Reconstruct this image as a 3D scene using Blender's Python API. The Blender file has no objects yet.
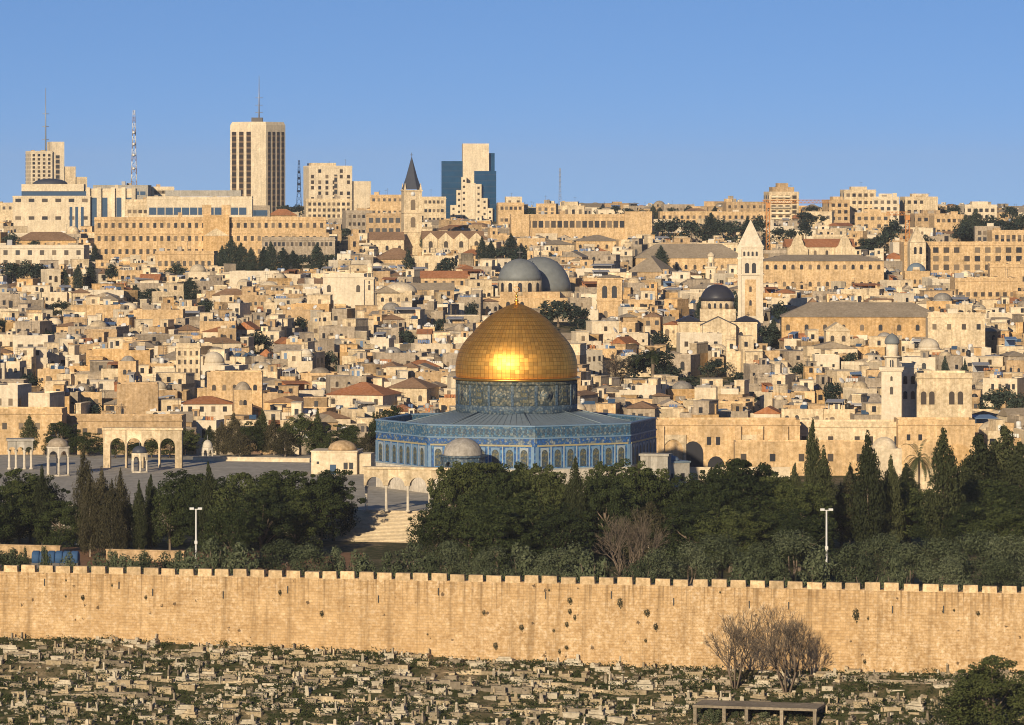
import bpy, math, random
import numpy as np
from mathutils import Vector, Matrix

SC = bpy.context.scene
COL = SC.collection
R = math.radians
W_PX, H_PX, F, Y0, HC = 1024, 725, 4240.0, 195.0, 54.8   # image size, focal length in pixels, horizon row, eye height

# ---------------------------------------------------------------- camera
cam_data = bpy.data.cameras.new('camera')
cam = bpy.data.objects.new('camera', cam_data)
COL.objects.link(cam)
cam.location = (0, 0, HC)
cam.rotation_euler = (R(90), 0, 0)
cam_data.sensor_width = 36
cam_data.lens = F / W_PX * 36
cam_data.shift_y = (Y0 - H_PX / 2) / W_PX
cam_data.clip_start = 1.0
cam_data.clip_end = 60000
SC.camera = cam

# ---------------------------------------------------------------- sky, sun, exposure
SUN_EL, SUN_AZ = 17.0, 18.0          # azimuth measured to the left of straight behind the camera
sunvec = Vector((-math.sin(R(SUN_AZ)) * math.cos(R(SUN_EL)), -math.cos(R(SUN_AZ)) * math.cos(R(SUN_EL)), math.sin(R(SUN_EL))))
world = bpy.data.worlds.new('World')
SC.world = world
world.use_nodes = True
wn, wl = world.node_tree.nodes, world.node_tree.links
sky = wn.new('ShaderNodeTexSky')
sky.sky_type = 'NISHITA'
sky.sun_disc = False
sky.sun_elevation = R(SUN_EL)
sky.sun_rotation = R(180 + SUN_AZ)
sky.air_density = 1.0
sky.dust_density = 0.2
sky.ozone_density = 5.0
tc = wn.new('ShaderNodeTexCoord')
sp = wn.new('ShaderNodeSeparateXYZ'); cb = wn.new('ShaderNodeCombineXYZ')
mz = wn.new('ShaderNodeMath'); mz.operation = 'MULTIPLY_ADD'; mz.inputs[1].default_value = 1.9; mz.inputs[2].default_value = 0.14
wl.new(tc.outputs['Generated'], sp.inputs[0])
wl.new(sp.outputs[0], cb.inputs[0]); wl.new(sp.outputs[1], cb.inputs[1])
wl.new(sp.outputs[2], mz.inputs[0]); wl.new(mz.outputs[0], cb.inputs[2])
nrm = wn.new('ShaderNodeVectorMath'); nrm.operation = 'NORMALIZE'
wl.new(cb.outputs[0], nrm.inputs[0]); wl.new(nrm.outputs[0], sky.inputs[0])
bg = wn['Background']
bg.inputs[1].default_value = 0.092
tint = wn.new('ShaderNodeMix'); tint.data_type = 'RGBA'; tint.blend_type = 'MULTIPLY'; tint.inputs[0].default_value = 1.0
tint.inputs[7].default_value = (0.93, 0.935, 1.06, 1)
wl.new(sky.outputs[0], tint.inputs[6]); wl.new(tint.outputs[2], bg.inputs[0])

sun_data = bpy.data.lights.new('sun', 'SUN')
sun_data.energy = 4.8
sun_data.angle = R(0.53)
sun_data.color = (1.0, 0.84, 0.60)
sun = bpy.data.objects.new('sun', sun_data)
COL.objects.link(sun)
sun.rotation_euler = sunvec.to_track_quat('Z', 'Y').to_euler()
sun.location = (0, 0, 300)
SC.view_settings.view_transform = 'Standard'
SC.view_settings.look = 'None'
SC.view_settings.exposure = 0.17
SC.view_settings.gamma = 1.0
SC.cycles.filter_width = 1.05
SC.cycles.max_bounces = 5
SC.cycles.diffuse_bounces = 3
SC.cycles.glossy_bounces = 3

# ---------------------------------------------------------------- pixel <-> place
def S(Y): return F / Y                                     # pixels per metre at distance Y
def XX(px, Y): return (px - 512.0) * Y / F
def ZZ(py, Y): return HC - (py - Y0) * Y / F
def PX(x, y): return 512.0 + F * x / y
def PY(z, y): return Y0 + F * (HC - z) / y

# ---------------------------------------------------------------- materials
MATS = {}
def nodes_of(name):
    m = bpy.data.materials.new(name); m.use_nodes = True
    nt = m.node_tree
    return m, nt.nodes, nt.links, nt.nodes['Principled BSDF']

def math_node(n, l, op, a, b=None, c=None):
    k = n.new('ShaderNodeMath'); k.operation = op
    for i, v in enumerate((a, b, c)):
        if v is None: continue
        if isinstance(v, (int, float)): k.inputs[i].default_value = v
        else: l.new(v, k.inputs[i])
    return k.outputs[0]

def noise(n, l, vec, scale, detail=3, rough=0.6):
    t = n.new('ShaderNodeTexNoise'); t.inputs['Scale'].default_value = scale
    t.inputs['Detail'].default_value = detail; t.inputs['Roughness'].default_value = rough
    if vec is not None: l.new(vec, t.inputs['Vector'])
    return t.outputs['Fac']

def scaled(n, l, vec, sx, sy, sz):
    m = n.new('ShaderNodeVectorMath'); m.operation = 'MULTIPLY'
    l.new(vec, m.inputs[0]); m.inputs[1].default_value = (sx, sy, sz)
    return m.outputs[0]

def mix(n, l, fac, a, b, blend='MIX'):
    k = n.new('ShaderNodeMix'); k.data_type = 'RGBA'; k.blend_type = blend
    for s, v in ((k.inputs[0], fac), (k.inputs[6], a), (k.inputs[7], b)):
        if isinstance(v, (int, float)): s.default_value = v
        elif isinstance(v, tuple): s.default_value = v if len(v) == 4 else (*v, 1)
        else: l.new(v, s)
    return k.outputs[2]

def ramp(n, l, fac, stops):
    k = n.new('ShaderNodeValToRGB'); l.new(fac, k.inputs[0])
    el = k.color_ramp.elements
    while len(el) < len(stops): el.new(0.5)
    for e, (p, c) in zip(el, stops):
        e.position = p; e.color = (*c, 1) if len(c) == 3 else c
    return k.outputs[0]

def stone(name, col, var=0.5, fine=1.5, island=0.36, rough=0.92):
    """weathered masonry: large stains, small stones, streaks, and a slightly different tone for every block"""
    m, n, l, b = nodes_of(name)
    geo = n.new('ShaderNodeNewGeometry')
    pos = geo.outputs['Position']
    a = noise(n, l, pos, 0.22, 3)
    f = noise(n, l, pos, fine, 2, 0.7)
    s = noise(n, l, scaled(n, l, pos, 1.3, 1.3, 0.12), 1.0, 2)
    t = math_node(n, l, 'MULTIPLY_ADD', a, var * 2.0, 1 - var * 1.0)
    u = math_node(n, l, 'MULTIPLY_ADD', f, var * 2.2, 1 - var * 1.1)
    w = math_node(n, l, 'MULTIPLY_ADD', s, var * 1.7, 1 - var * 0.9)
    q = math_node(n, l, 'MULTIPLY_ADD', geo.outputs['Random Per Island'], island * 1.6, 1 - island * 0.8)
    v = math_node(n, l, 'MULTIPLY', math_node(n, l, 'MULTIPLY', t, u), math_node(n, l, 'MULTIPLY', w, q))
    hs = n.new('ShaderNodeHueSaturation')
    hs.inputs['Color'].default_value = (*col, 1)
    l.new(v, hs.inputs['Value'])
    l.new(math_node(n, l, 'MULTIPLY_ADD', f, -0.35, 1.17), hs.inputs['Saturation'])
    l.new(hs.outputs[0], b.inputs['Base Color'])
    b.inputs['Roughness'].default_value = rough
    b.inputs['Specular IOR Level'].default_value = 0.2
    MATS[name] = m
    return m

def plain(name, col, rough=0.6, metal=0.0, var=0.15, scale=1.0, spec=0.3):
    m, n, l, b = nodes_of(name)
    geo = n.new('ShaderNodeNewGeometry')
    f = noise(n, l, geo.outputs['Position'], scale, 3)
    v = math_node(n, l, 'MULTIPLY_ADD', f, var * 2, 1 - var)
    hs = n.new('ShaderNodeHueSaturation'); hs.inputs['Color'].default_value = (*col, 1)
    l.new(v, hs.inputs['Value']); l.new(hs.outputs[0], b.inputs['Base Color'])
    b.inputs['Roughness'].default_value = rough; b.inputs['Metallic'].default_value = metal
    b.inputs['Specular IOR Level'].default_value = spec
    MATS[name] = m
    return m

def foliage(name, c1, c2, c3):
    m, n, l, b = nodes_of(name)
    geo = n.new('ShaderNodeNewGeometry')
    f = noise(n, l, geo.outputs['Position'], 0.35, 2)
    oi = n.new('ShaderNodeObjectInfo')
    k = math_node(n, l, 'MULTIPLY_ADD', geo.outputs['Random Per Island'], 0.5, math_node(n, l, 'MULTIPLY', f, 0.4))
    k = math_node(n, l, 'ADD', k, math_node(n, l, 'MULTIPLY_ADD', oi.outputs['Random'], 0.8, -0.35))
    l.new(ramp(n, l, k, [(0.15, c1), (0.55, c2), (0.95, c3)]), b.inputs['Base Color'])
    b.inputs['Roughness'].default_value = 0.75
    b.inputs['Specular IOR Level'].default_value = 0.15
    MATS[name] = m
    return m

# stone tones of the city
stone('honey', (0.52, 0.355, 0.185)); stone('cream', (0.57, 0.445, 0.28)); stone('pale', (0.60, 0.49, 0.335), var=0.32)
stone('tan', (0.40, 0.275, 0.15)); stone('greyish', (0.33, 0.265, 0.19)); stone('ochre', (0.50, 0.32, 0.145))
stone('white', (0.61, 0.515, 0.375), var=0.25, island=0.2)
stone('roofing', (0.36, 0.29, 0.21), var=0.45); stone('roofgrey', (0.30, 0.27, 0.23), var=0.45)
stone('merlon_stone', (0.54, 0.385, 0.215), var=0.55, fine=2.0, island=0.3)
stone('pavement', (0.38, 0.34, 0.27), var=0.42, fine=0.5, island=0)
stone('step_stone', (0.52, 0.42, 0.28), var=0.3, island=0.25)
stone('marble', (0.52, 0.455, 0.36), var=0.35)
stone('tomb_cream', (0.36, 0.285, 0.18), var=0.5, fine=3, island=0.45)
stone('tomb_white', (0.44, 0.38, 0.28), var=0.4, fine=3, island=0.4)
stone('tomb_grey', (0.25, 0.205, 0.145), var=0.5, fine=3, island=0.45)
stone('concrete', (0.33, 0.30, 0.25), var=0.35)
stone('tiles_red', (0.36, 0.15, 0.065), var=0.3, island=0.2); stone('tiles_brown', (0.25, 0.15, 0.085), var=0.35, island=0.2)
stone('tiles_grey', (0.29, 0.23, 0.16), var=0.3, island=0.2)
plain('pane', (0.022, 0.022, 0.026), 0.35); plain('pane_brown', (0.055, 0.04, 0.028), 0.5)
plain('pane_light', (0.17, 0.125, 0.08), 0.6); plain('cloth_blue', (0.12, 0.18, 0.32), 0.8); plain('pane_blue', (0.05, 0.09, 0.15), 0.2)
plain('dome_lead', (0.175, 0.185, 0.18), 0.6, 0.0, 0.3, 0.5); plain('lead', (0.165, 0.21, 0.245), 0.5, 0.0, 0.22, 0.6); plain('slate', (0.055, 0.06, 0.075), 0.5)
plain('dome_black', (0.035, 0.035, 0.045), 0.45); plain('metal_grey', (0.30, 0.30, 0.31), 0.45, 0.3)
plain('metal_dark', (0.10, 0.09, 0.085), 0.6); plain('white_paint', (0.62, 0.60, 0.56), 0.5)
plain('tank_black', (0.03, 0.03, 0.03), 0.5); plain('orange_paint', (0.50, 0.21, 0.06), 0.6)
plain('red_paint', (0.30, 0.22, 0.20), 0.6); plain('blue_canvas', (0.035, 0.085, 0.18), 0.8, 0, 0.3, 1.5); plain('tin', (0.34, 0.33, 0.32), 0.5)
plain('tin_blue', (0.16, 0.24, 0.36), 0.5); plain('glass_blue', (0.018, 0.07, 0.14), 0.15, 0.2, 0.35, 0.25, 0.6)
plain('bark', (0.16, 0.12, 0.085), 0.9); plain('bark_pale', (0.40, 0.33, 0.25), 0.9); plain('twig', (0.145, 0.112, 0.08), 0.9)
foliage('pine_leaf', (0.017, 0.025, 0.008), (0.036, 0.048, 0.014), (0.068, 0.078, 0.024))
foliage('cypress_leaf', (0.020, 0.025, 0.009), (0.040, 0.047, 0.017), (0.070, 0.075, 0.030))
foliage('brown_leaf', (0.032, 0.030, 0.014), (0.060, 0.052, 0.026), (0.090, 0.075, 0.038))
foliage('olive_leaf', (0.034, 0.043, 0.020), (0.068, 0.082, 0.040), (0.120, 0.134, 0.074))
foliage('far_leaf', (0.018, 0.028, 0.022), (0.030, 0.044, 0.032), (0.048, 0.062, 0.042))
foliage('weed_leaf', (0.024, 0.033, 0.009), (0.048, 0.060, 0.018), (0.105, 0.108, 0.040))
foliage('palm_leaf', (0.02, 0.03, 0.01), (0.038, 0.048, 0.016), (0.065, 0.072, 0.028))

def tilework(name, ca, cb_, cc, scale=1.4, zband=None):
    """glazed tiles: small medallions of three colours"""
    m, n, l, b = nodes_of(name)
    t = n.new('ShaderNodeTexCoord'); o = t.outputs['Object']
    v = n.new('ShaderNodeTexVoronoi'); v.inputs['Scale'].default_value = scale; l.new(o, v.inputs['Vector'])
    sepc = n.new('ShaderNodeSeparateColor'); l.new(v.outputs['Color'], sepc.inputs[0])
    c1 = ramp(n, l, sepc.outputs[0], [(0.35, ca), (0.55, cb_), (0.9, cc)])
    c2 = ramp(n, l, v.outputs['Distance'], [(0.0, (1.25, 1.25, 1.25)), (0.6, (0.65, 0.65, 0.65))])
    col = mix(n, l, 1.0, c1, c2, 'MULTIPLY')
    if zband:
        sx = n.new('ShaderNodeSeparateXYZ'); l.new(o, sx.inputs[0])
        wv = math_node(n, l, 'FRACT', math_node(n, l, 'MULTIPLY', sx.outputs[2], zband[0]))
        col = mix(n, l, math_node(n, l, 'LESS_THAN', wv, 0.22), col, zband[1])
    l.new(col, b.inputs['Base Color']); b.inputs['Roughness'].default_value = 0.62
    b.inputs['Specular IOR Level'].default_value = 0.3
    MATS[name] = m
    return m
BLUE, SKYB, PALE = (0.026, 0.10, 0.30), (0.075, 0.20, 0.38), (0.40, 0.43, 0.42)
tilework('tile_wall', BLUE, (0.04, 0.15, 0.36), (0.085, 0.22, 0.40), 2.4)
tilework('tile_frieze', BLUE, (0.045, 0.11, 0.21), (0.22, 0.25, 0.26), 2.6)
tilework('tile_parapet', (0.045, 0.12, 0.215), (0.07, 0.16, 0.24), (0.19, 0.23, 0.24), 2.6)
tilework('tile_drum', (0.055, 0.075, 0.085), (0.10, 0.115, 0.10), (0.21, 0.20, 0.15), 2.4)
tilework('tile_drum_blue', (0.05, 0.085, 0.13), (0.075, 0.12, 0.16), (0.16, 0.19, 0.20), 2.6)
tilework('medallion_tile', (0.10, 0.13, 0.14), (0.22, 0.22, 0.17), (0.36, 0.34, 0.26), 3.0)
tilework('lattice', (0.05, 0.075, 0.10), (0.09, 0.10, 0.08), (0.17, 0.155, 0.09), 3.0)
plain('ochre_trim', (0.33, 0.28, 0.16), 0.5, 0, 0.3, 2); plain('white_trim', (0.14, 0.22, 0.31), 0.5, 0, 0.25, 2); plain('pale_trim', (0.27, 0.31, 0.33), 0.5, 0, 0.3, 2)

def gold():
    m, n, l, b = nodes_of('gold_panels')
    t = n.new('ShaderNodeTexCoord'); sx = n.new('ShaderNodeSeparateXYZ'); l.new(t.outputs['Object'], sx.inputs[0])
    ang = math_node(n, l, 'ARCTAN2', sx.outputs[1], sx.outputs[0])
    cmb = n.new('ShaderNodeCombineXYZ')
    l.new(math_node(n, l, 'MULTIPLY', ang, 84 / (2 * math.pi)), cmb.inputs[0])
    l.new(math_node(n, l, 'MULTIPLY', sx.outputs[2], 1.35), cmb.inputs[1])
    br = n.new('ShaderNodeTexBrick'); l.new(cmb.outputs[0], br.inputs['Vector'])
    br.offset = 0.0; br.inputs['Scale'].default_value = 1.0
    br.inputs['Brick Width'].default_value = 1.0; br.inputs['Row Height'].default_value = 1.0
    br.inputs['Mortar Size'].default_value = 0.06; br.inputs['Mortar Smooth'].default_value = 0.5
    br.inputs['Color1'].default_value = (1.0, 0.53, 0.11, 1); br.inputs['Color2'].default_value = (0.88, 0.43, 0.08, 1)
    br.inputs['Mortar'].default_value = (0.50, 0.21, 0.035, 1)
    nz = noise(n, l, t.outputs['Object'], 0.5, 3)
    l.new(mix(n, l, 0.6, br.outputs['Color'], mix(n, l, nz, (0.55, 0.55, 0.55), (1.2, 1.2, 1.2)), 'MULTIPLY'), b.inputs['Base Color'])
    b.inputs['Metallic'].default_value = 0.9
    l.new(math_node(n, l, 'MULTIPLY_ADD', noise(n, l, cmb.outputs[0], 0.9, 1), 0.14, 0.41), b.inputs['Roughness'])
    # every gilded sheet is a little out of true
    wn_ = n.new('ShaderNodeTexWhiteNoise'); wn_.noise_dimensions = '2D'
    fl = n.new('ShaderNodeVectorMath'); fl.operation = 'FLOOR'; l.new(cmb.outputs[0], fl.inputs[0]); l.new(fl.outputs[0], wn_.inputs['Vector'])
    ge = n.new('ShaderNodeNewGeometry')
    off = n.new('ShaderNodeVectorMath'); off.operation = 'SUBTRACT'; l.new(wn_.outputs['Color'], off.inputs[0]); off.inputs[1].default_value = (0.5, 0.5, 0.5)
    sc_ = n.new('ShaderNodeVectorMath'); sc_.operation = 'SCALE'; l.new(off.outputs[0], sc_.inputs[0]); sc_.inputs['Scale'].default_value = 0.10
    ad = n.new('ShaderNodeVectorMath'); ad.operation = 'ADD'; l.new(ge.outputs['Normal'], ad.inputs[0]); l.new(sc_.outputs[0], ad.inputs[1])
    nm = n.new('ShaderNodeVectorMath'); nm.operation = 'NORMALIZE'; l.new(ad.outputs[0], nm.inputs[0])
    l.new(nm.outputs[0], b.inputs['Normal'])
    MATS['gold_panels'] = m
gold()
plain('gold_plain', (0.9, 0.46, 0.09), 0.35, 1.0, 0.2)

def rampart_mat():
    """the long wall: courses of big stones, patches of newer paler masonry, black weathering streaks under the crenels"""
    m, n, l, b = nodes_of('rampart_stone')
    t = n.new('ShaderNodeTexCoord'); o = t.outputs['Object']
    sx = n.new('ShaderNodeSeparateXYZ'); l.new(o, sx.inputs[0])
    cmb = n.new('ShaderNodeCombineXYZ'); l.new(sx.outputs[0], cmb.inputs[0]); l.new(sx.outputs[2], cmb.inputs[1])
    u = cmb.outputs[0]
    br = n.new('ShaderNodeTexBrick'); l.new(u, br.inputs['Vector'])
    br.inputs['Scale'].default_value = 1.0; br.inputs['Brick Width'].default_value = 0.62; br.inputs['Row Height'].default_value = 0.38; br.offset_frequency = 3
    br.inputs['Mortar Size'].default_value = 0.03; br.inputs['Mortar Smooth'].default_value = 0.3; br.inputs['Bias'].default_value = 0.0
    br.inputs['Color1'].default_value = (0.63, 0.415, 0.20, 1); br.inputs['Color2'].default_value = (0.46, 0.29, 0.13, 1)
    br.inputs['Mortar'].default_value = (0.50, 0.33, 0.17, 1)
    big = noise(n, l, u, 0.055, 4, 0.6)
    patch = ramp(n, l, big, [(0.34, (0.25,) * 3), (0.60, (1.0,) * 3)])
    pale = noise(n, l, u, 1.6, 3, 0.8)
    palec = ramp(n, l, pale, [(0.34, (0.36, 0.225, 0.105)), (0.50, (0.58, 0.395, 0.205)), (0.66, (0.76, 0.60, 0.41))])
    col = mix(n, l, math_node(n, l, 'MULTIPLY', patch, 0.75), br.outputs['Color'], palec)
    mid = noise(n, l, u, 0.33, 4, 0.65)
    col = mix(n, l, 1.0, col, ramp(n, l, mid, [(0.28, (0.78, 0.74, 0.69)), (0.72, (1.12, 1.14, 1.18))]), 'MULTIPLY')
    st = noise(n, l, scaled(n, l, u, 1.0, 0.07, 1), 0.55, 4, 0.7)
    col = mix(n, l, math_node(n, l, 'MULTIPLY', ramp(n, l, st, [(0.50, (0.0,) * 3), (0.66, (1.0,) * 3)]), 0.6), col, (0.24, 0.15, 0.07))
    # rain streaks that start under the battlements, older grime along the foot
    dr = noise(n, l, scaled(n, l, u, 1.7, 0.05, 1), 1.0, 3, 0.6)
    hz = n.new('ShaderNodeMapRange'); l.new(sx.outputs[2], hz.inputs[0]); hz.inputs[1].default_value = -3.2; hz.inputs[2].default_value = 3.0
    col = mix(n, l, math_node(n, l, 'MULTIPLY', ramp(n, l, dr, [(0.50, (0.0,) * 3), (0.62, (1.0,) * 3)]), math_node(n, l, 'MULTIPLY', hz.outputs[0], 0.75)), col, (0.17, 0.105, 0.05))
    # lost stones and putlog holes
    vo = n.new('ShaderNodeTexVoronoi'); vo.inputs['Scale'].default_value = 0.62; l.new(u, vo.inputs['Vector'])
    vc = n.new('ShaderNodeSeparateColor'); l.new(vo.outputs['Color'], vc.inputs[0])
    rad = math_node(n, l, 'MULTIPLY', math_node(n, l, 'MAXIMUM', math_node(n, l, 'SUBTRACT', vc.outputs[0], 0.45), 0.0), 0.30)
    wob = math_node(n, l, 'MULTIPLY_ADD', noise(n, l, u, 4.0, 3), 0.5, -0.25)
    col = mix(n, l, math_node(n, l, 'MULTIPLY', math_node(n, l, 'LESS_THAN', math_node(n, l, 'ADD', vo.outputs['Distance'], wob), rad), 0.85), col, (0.09, 0.06, 0.035))
    l.new(col, b.inputs['Base Color']); b.inputs['Roughness'].default_value = 0.95; b.inputs['Specular IOR Level'].default_value = 0.15
    bp = n.new('ShaderNodeBump'); bp.inputs['Distance'].default_value = 0.12; bp.inputs['Strength'].default_value = 0.6
    l.new(math_node(n, l, 'ADD', pale, br.outputs['Fac']), bp.inputs['Height']); l.new(bp.outputs[0], b.inputs['Normal'])
    MATS['rampart_stone'] = m
rampart_mat()

def banded(name, dark, light, freq, frac, axis=2):
    """a strip of storeys: dark openings and pale floor slabs"""
    m, n, l, b = nodes_of(name)
    geo = n.new('ShaderNodeNewGeometry'); sx = n.new('ShaderNodeSeparateXYZ'); l.new(geo.outputs['Position'], sx.inputs[0])
    fr = math_node(n, l, 'FRACT', math_node(n, l, 'MULTIPLY', sx.outputs[axis], freq))
    l.new(mix(n, l, math_node(n, l, 'LESS_THAN', fr, frac), dark, light), b.inputs['Base Color'])
    b.inputs['Roughness'].default_value = 0.5
    MATS[name] = m
banded('storeys_brown', (0.035, 0.024, 0.016), (0.17, 0.11, 0.06), 1 / 3.2, 0.3)
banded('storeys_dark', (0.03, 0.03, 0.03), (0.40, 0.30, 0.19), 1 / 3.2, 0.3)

def ground_mats():
    m, n, l, b = nodes_of('earth')
    geo = n.new('ShaderNodeNewGeometry'); p = geo.outputs['Position']
    a = noise(n, l, p, 0.06, 4); c = noise(n, l, p, 0.7, 4, 0.7)
    g = ramp(n, l, c, [(0.42, (0.045, 0.052, 0.018)), (0.56, (0.085, 0.078, 0.036)), (0.70, (0.25, 0.19, 0.11))])
    d = ramp(n, l, c, [(0.35, (0.16, 0.115, 0.065)), (0.65, (0.36, 0.27, 0.16))])
    l.new(mix(n, l, ramp(n, l, a, [(0.52, (0,) * 3), (0.70, (1,) * 3)]), g, d), b.inputs['Base Color'])
    b.inputs['Roughness'].default_value = 0.95; b.inputs['Specular IOR Level'].default_value = 0.1
    MATS['earth'] = m
ground_mats()
stone('red_soil', (0.25, 0.135, 0.07), var=0.4, island=0)

# ---------------------------------------------------------------- mesh builder
class MB:
    def __init__(s): s.v, s.f, s.m, s.s = [], [], [], []
    def add(s, vs, fs, mi=0, smooth=False, M=None):
        o = len(s.v)
        if M is not None: vs = [M @ Vector(p) for p in vs]
        s.v.extend((p[0], p[1], p[2]) for p in vs)
        for q in fs: s.f.append(tuple(i + o for i in q)); s.m.append(mi); s.s.append(smooth)
        return s
    def box(s, x0, y0, z0, x1, y1, z1, mi=0, M=None):
        return s.add([(x0, y0, z0), (x1, y0, z0), (x1, y1, z0), (x0, y1, z0), (x0, y0, z1), (x1, y0, z1), (x1, y1, z1), (x0, y1, z1)],
                     [(0, 3, 2, 1), (4, 5, 6, 7), (0, 1, 5, 4), (1, 2, 6, 5), (2, 3, 7, 6), (3, 0, 4, 7)], mi, False, M)
    def prism(s, poly, z0, z1, mi=0, M=None, top=1.0, smooth=False):
        k = len(poly)
        cx = sum(p[0] for p in poly) / k; cy = sum(p[1] for p in poly) / k
        vs = [(p[0], p[1], z0) for p in poly] + [(cx + (p[0] - cx) * top, cy + (p[1] - cy) * top, z1) for p in poly]
        fs = [(i, (i + 1) % k, k + (i + 1) % k, k + i) for i in range(k)] + [tuple(range(k))[::-1], tuple(range(k, 2 * k))]
        return s.add(vs, fs, mi, smooth, M)
    def lathe(s, prof, n=24, cx=0, cy=0, mi=0, smooth=True, M=None, rot=0.0):
        vs, fs = [], []
        for r, z in prof:
            for i in range(n):
                a = rot + 2 * math.pi * i / n
                vs.append((cx + r * math.cos(a), cy + r * math.sin(a), z))
        for j in range(len(prof) - 1):
            for i in range(n):
                k = (i + 1) % n
                fs.append((j * n + i, j * n + k, (j + 1) * n + k, (j + 1) * n + i))
        fs.append(tuple(range(n))[::-1]); fs.append(tuple(range((len(prof) - 1) * n, len(prof) * n)))
        return s.add(vs, fs, mi, smooth, M)
    def dome(s, r, z, h, n=20, cx=0, cy=0, mi=0, k=6):
        return s.lathe([(r * math.cos(math.pi / 2 * i / k) + 1e-3, z + h * math.sin(math.pi / 2 * i / k)) for i in range(k + 1)], n, cx, cy, mi)
    def tube(s, p, q, r0, r1=None, n=6, mi=0):
        r1 = r0 if r1 is None else r1
        p, q = Vector(p), Vector(q); d = (q - p).normalized()
        a = d.orthogonal().normalized(); b = d.cross(a)
        vs = []
        for c, r in ((p, r0), (q, r1)):
            for i in range(n):
                t = 2 * math.pi * i / n
                vs.append(c + (a * math.cos(t) + b * math.sin(t)) * r)
        return s.add(vs, [(i, (i + 1) % n, n + (i + 1) % n, n + i) for i in range(n)] + [tuple(range(n))[::-1], tuple(range(n, 2 * n))], mi, True)
    def hip(s, w, d, z, h, ov=0.4, mi=0, cx=0, cy=0):
        a, b = w / 2 + ov, d / 2 + ov
        r = max(a, b) - min(a, b)
        p = [(cx - a, cy - b, z), (cx + a, cy - b, z), (cx + a, cy + b, z), (cx - a, cy + b, z)]
        q = [(cx - r - 0.01, cy, z + h), (cx + r + 0.01, cy, z + h)] if a >= b else [(cx, cy - r - 0.01, z + h), (cx, cy + r + 0.01, z + h)]
        fs = [(0, 1, 5, 4), (1, 2, 5), (2, 3, 4, 5), (3, 0, 4), (0, 3, 2, 1)] if a >= b else [(0, 1, 4), (1, 2, 5, 4), (2, 3, 5), (3, 0, 4, 5), (0, 3, 2, 1)]
        return s.add(p + q, fs, mi)
    def gable(s, w, d, z, h, ov=0.3, mi=0, cx=0, cy=0, along='x'):
        if along == 'x':
            a, b = w / 2 + ov, d / 2 + ov
            vs = [(cx - a, cy - b, z), (cx + a, cy - b, z), (cx + a, cy + b, z), (cx - a, cy + b, z), (cx - a, cy, z + h), (cx + a, cy, z + h)]
            fs = [(0, 1, 5, 4), (1, 2, 5), (2, 3, 4, 5), (3, 0, 4), (0, 3, 2, 1)]
        else:
            a, b = w / 2 + ov, d / 2 + ov
            vs = [(cx - a, cy - b, z), (cx + a, cy - b, z), (cx + a, cy + b, z), (cx - a, cy + b, z), (cx, cy - b, z + h), (cx, cy + b, z + h)]
            fs = [(0, 1, 4), (1, 2, 5, 4), (2, 3, 5), (3, 0, 4, 5), (0, 3, 2, 1)]
        return s.add(vs, fs, mi)
    def arch_pane(s, w, h, d, mi=0, M=None, cx=0, z=0, pointed=0.0):
        """an upright slab with a round or pointed head, its front at y=-d"""
        pts = [(cx - w / 2, z), (cx + w / 2, z)]
        sp_, k = h - w / 2 * (1 + pointed), 8
        for i in range(k + 1):
            a = math.pi * i / k
            pts.append((cx + w / 2 * math.cos(a), z + sp_ + w / 2 * (1 + pointed) * math.sin(a)))
        nn = len(pts)
        vs = [(p[0], -d, p[1]) for p in pts] + [(p[0], 0, p[1]) for p in pts]
        fs = [tuple(range(nn)), tuple(range(nn, 2 * nn))[::-1]] + [((i + 1) % nn, i, nn + i, nn + (i + 1) % nn) for i in range(nn)]
        return s.add(vs, fs, mi, False, M)
    def arcade(s, x0, x1, z0, z1, y0, y1, openings, mi=0, M=None, pointed=0.1, k=10):
        """a wall from x0 to x1 pierced by arches (centre, width, height)"""
        x = x0
        for c, w, h in sorted(openings):
            a, b = c - w / 2, c + w / 2
            if a - x > 1e-4: s.box(x, y0, z0, a, y1, z1, mi, M)
            rise = min(w / 2 * (1 + pointed), h)
            cur = [(c - w / 2 * math.cos(math.pi * i / k), z0 + h - rise + rise * math.sin(math.pi * i / k)) for i in range(k + 1)]
            vs, fs = [], []
            for (u, v) in cur: vs += [(u, y0, v), (u, y0, z1), (u, y1, v), (u, y1, z1)]
            for i in range(k):
                p, q = 4 * i, 4 * i + 4
                fs += [(p, q, q + 1, p + 1), (p + 2, p + 3, q + 3, q + 2), (p, p + 2, q + 2, q), (p + 1, q + 1, q + 3, p + 3)]
            s.add(vs, fs, mi, False, M)
            x = b
        if x1 - x > 1e-4: s.box(x, y0, z0, x1, y1, z1, mi, M)
        return s
    def append(s, o, M, mi=None):
        base = len(s.v)
        if o.v:
            A = np.array(o.v) @ np.array(M.to_3x3()).T + np.array(M.translation)
            s.v.extend(map(tuple, A.tolist()))
        for q, m_, sm in zip(o.f, o.m, o.s):
            s.f.append(tuple(i + base for i in q)); s.m.append(m_ if mi is None else mi); s.s.append(sm)
    def mesh(s, name, mats):
        me = bpy.data.meshes.new(name)
        me.from_pydata(s.v, [], s.f)
        for k in ([mats] if isinstance(mats, str) else mats): me.materials.append(MATS[k])
        me.polygons.foreach_set('material_index', s.m)
        me.polygons.foreach_set('use_smooth', s.s)
        me.update()
        return me
    def build(s, name, mats, parent=None, loc=None, rz=None):
        o = bpy.data.objects.new(name, s.mesh(name, mats)); COL.objects.link(o)
        if parent is not None: o.parent = parent
        if loc is not None: o.location = loc
        if rz is not None: o.rotation_euler = (0, 0, rz)
        return o

def tag(o, label=None, cat=None, group=None, kind=None):
    if label: o['label'] = label
    if cat: o['category'] = cat
    if group: o['group'] = group
    if kind: o['kind'] = kind
    return o

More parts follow.
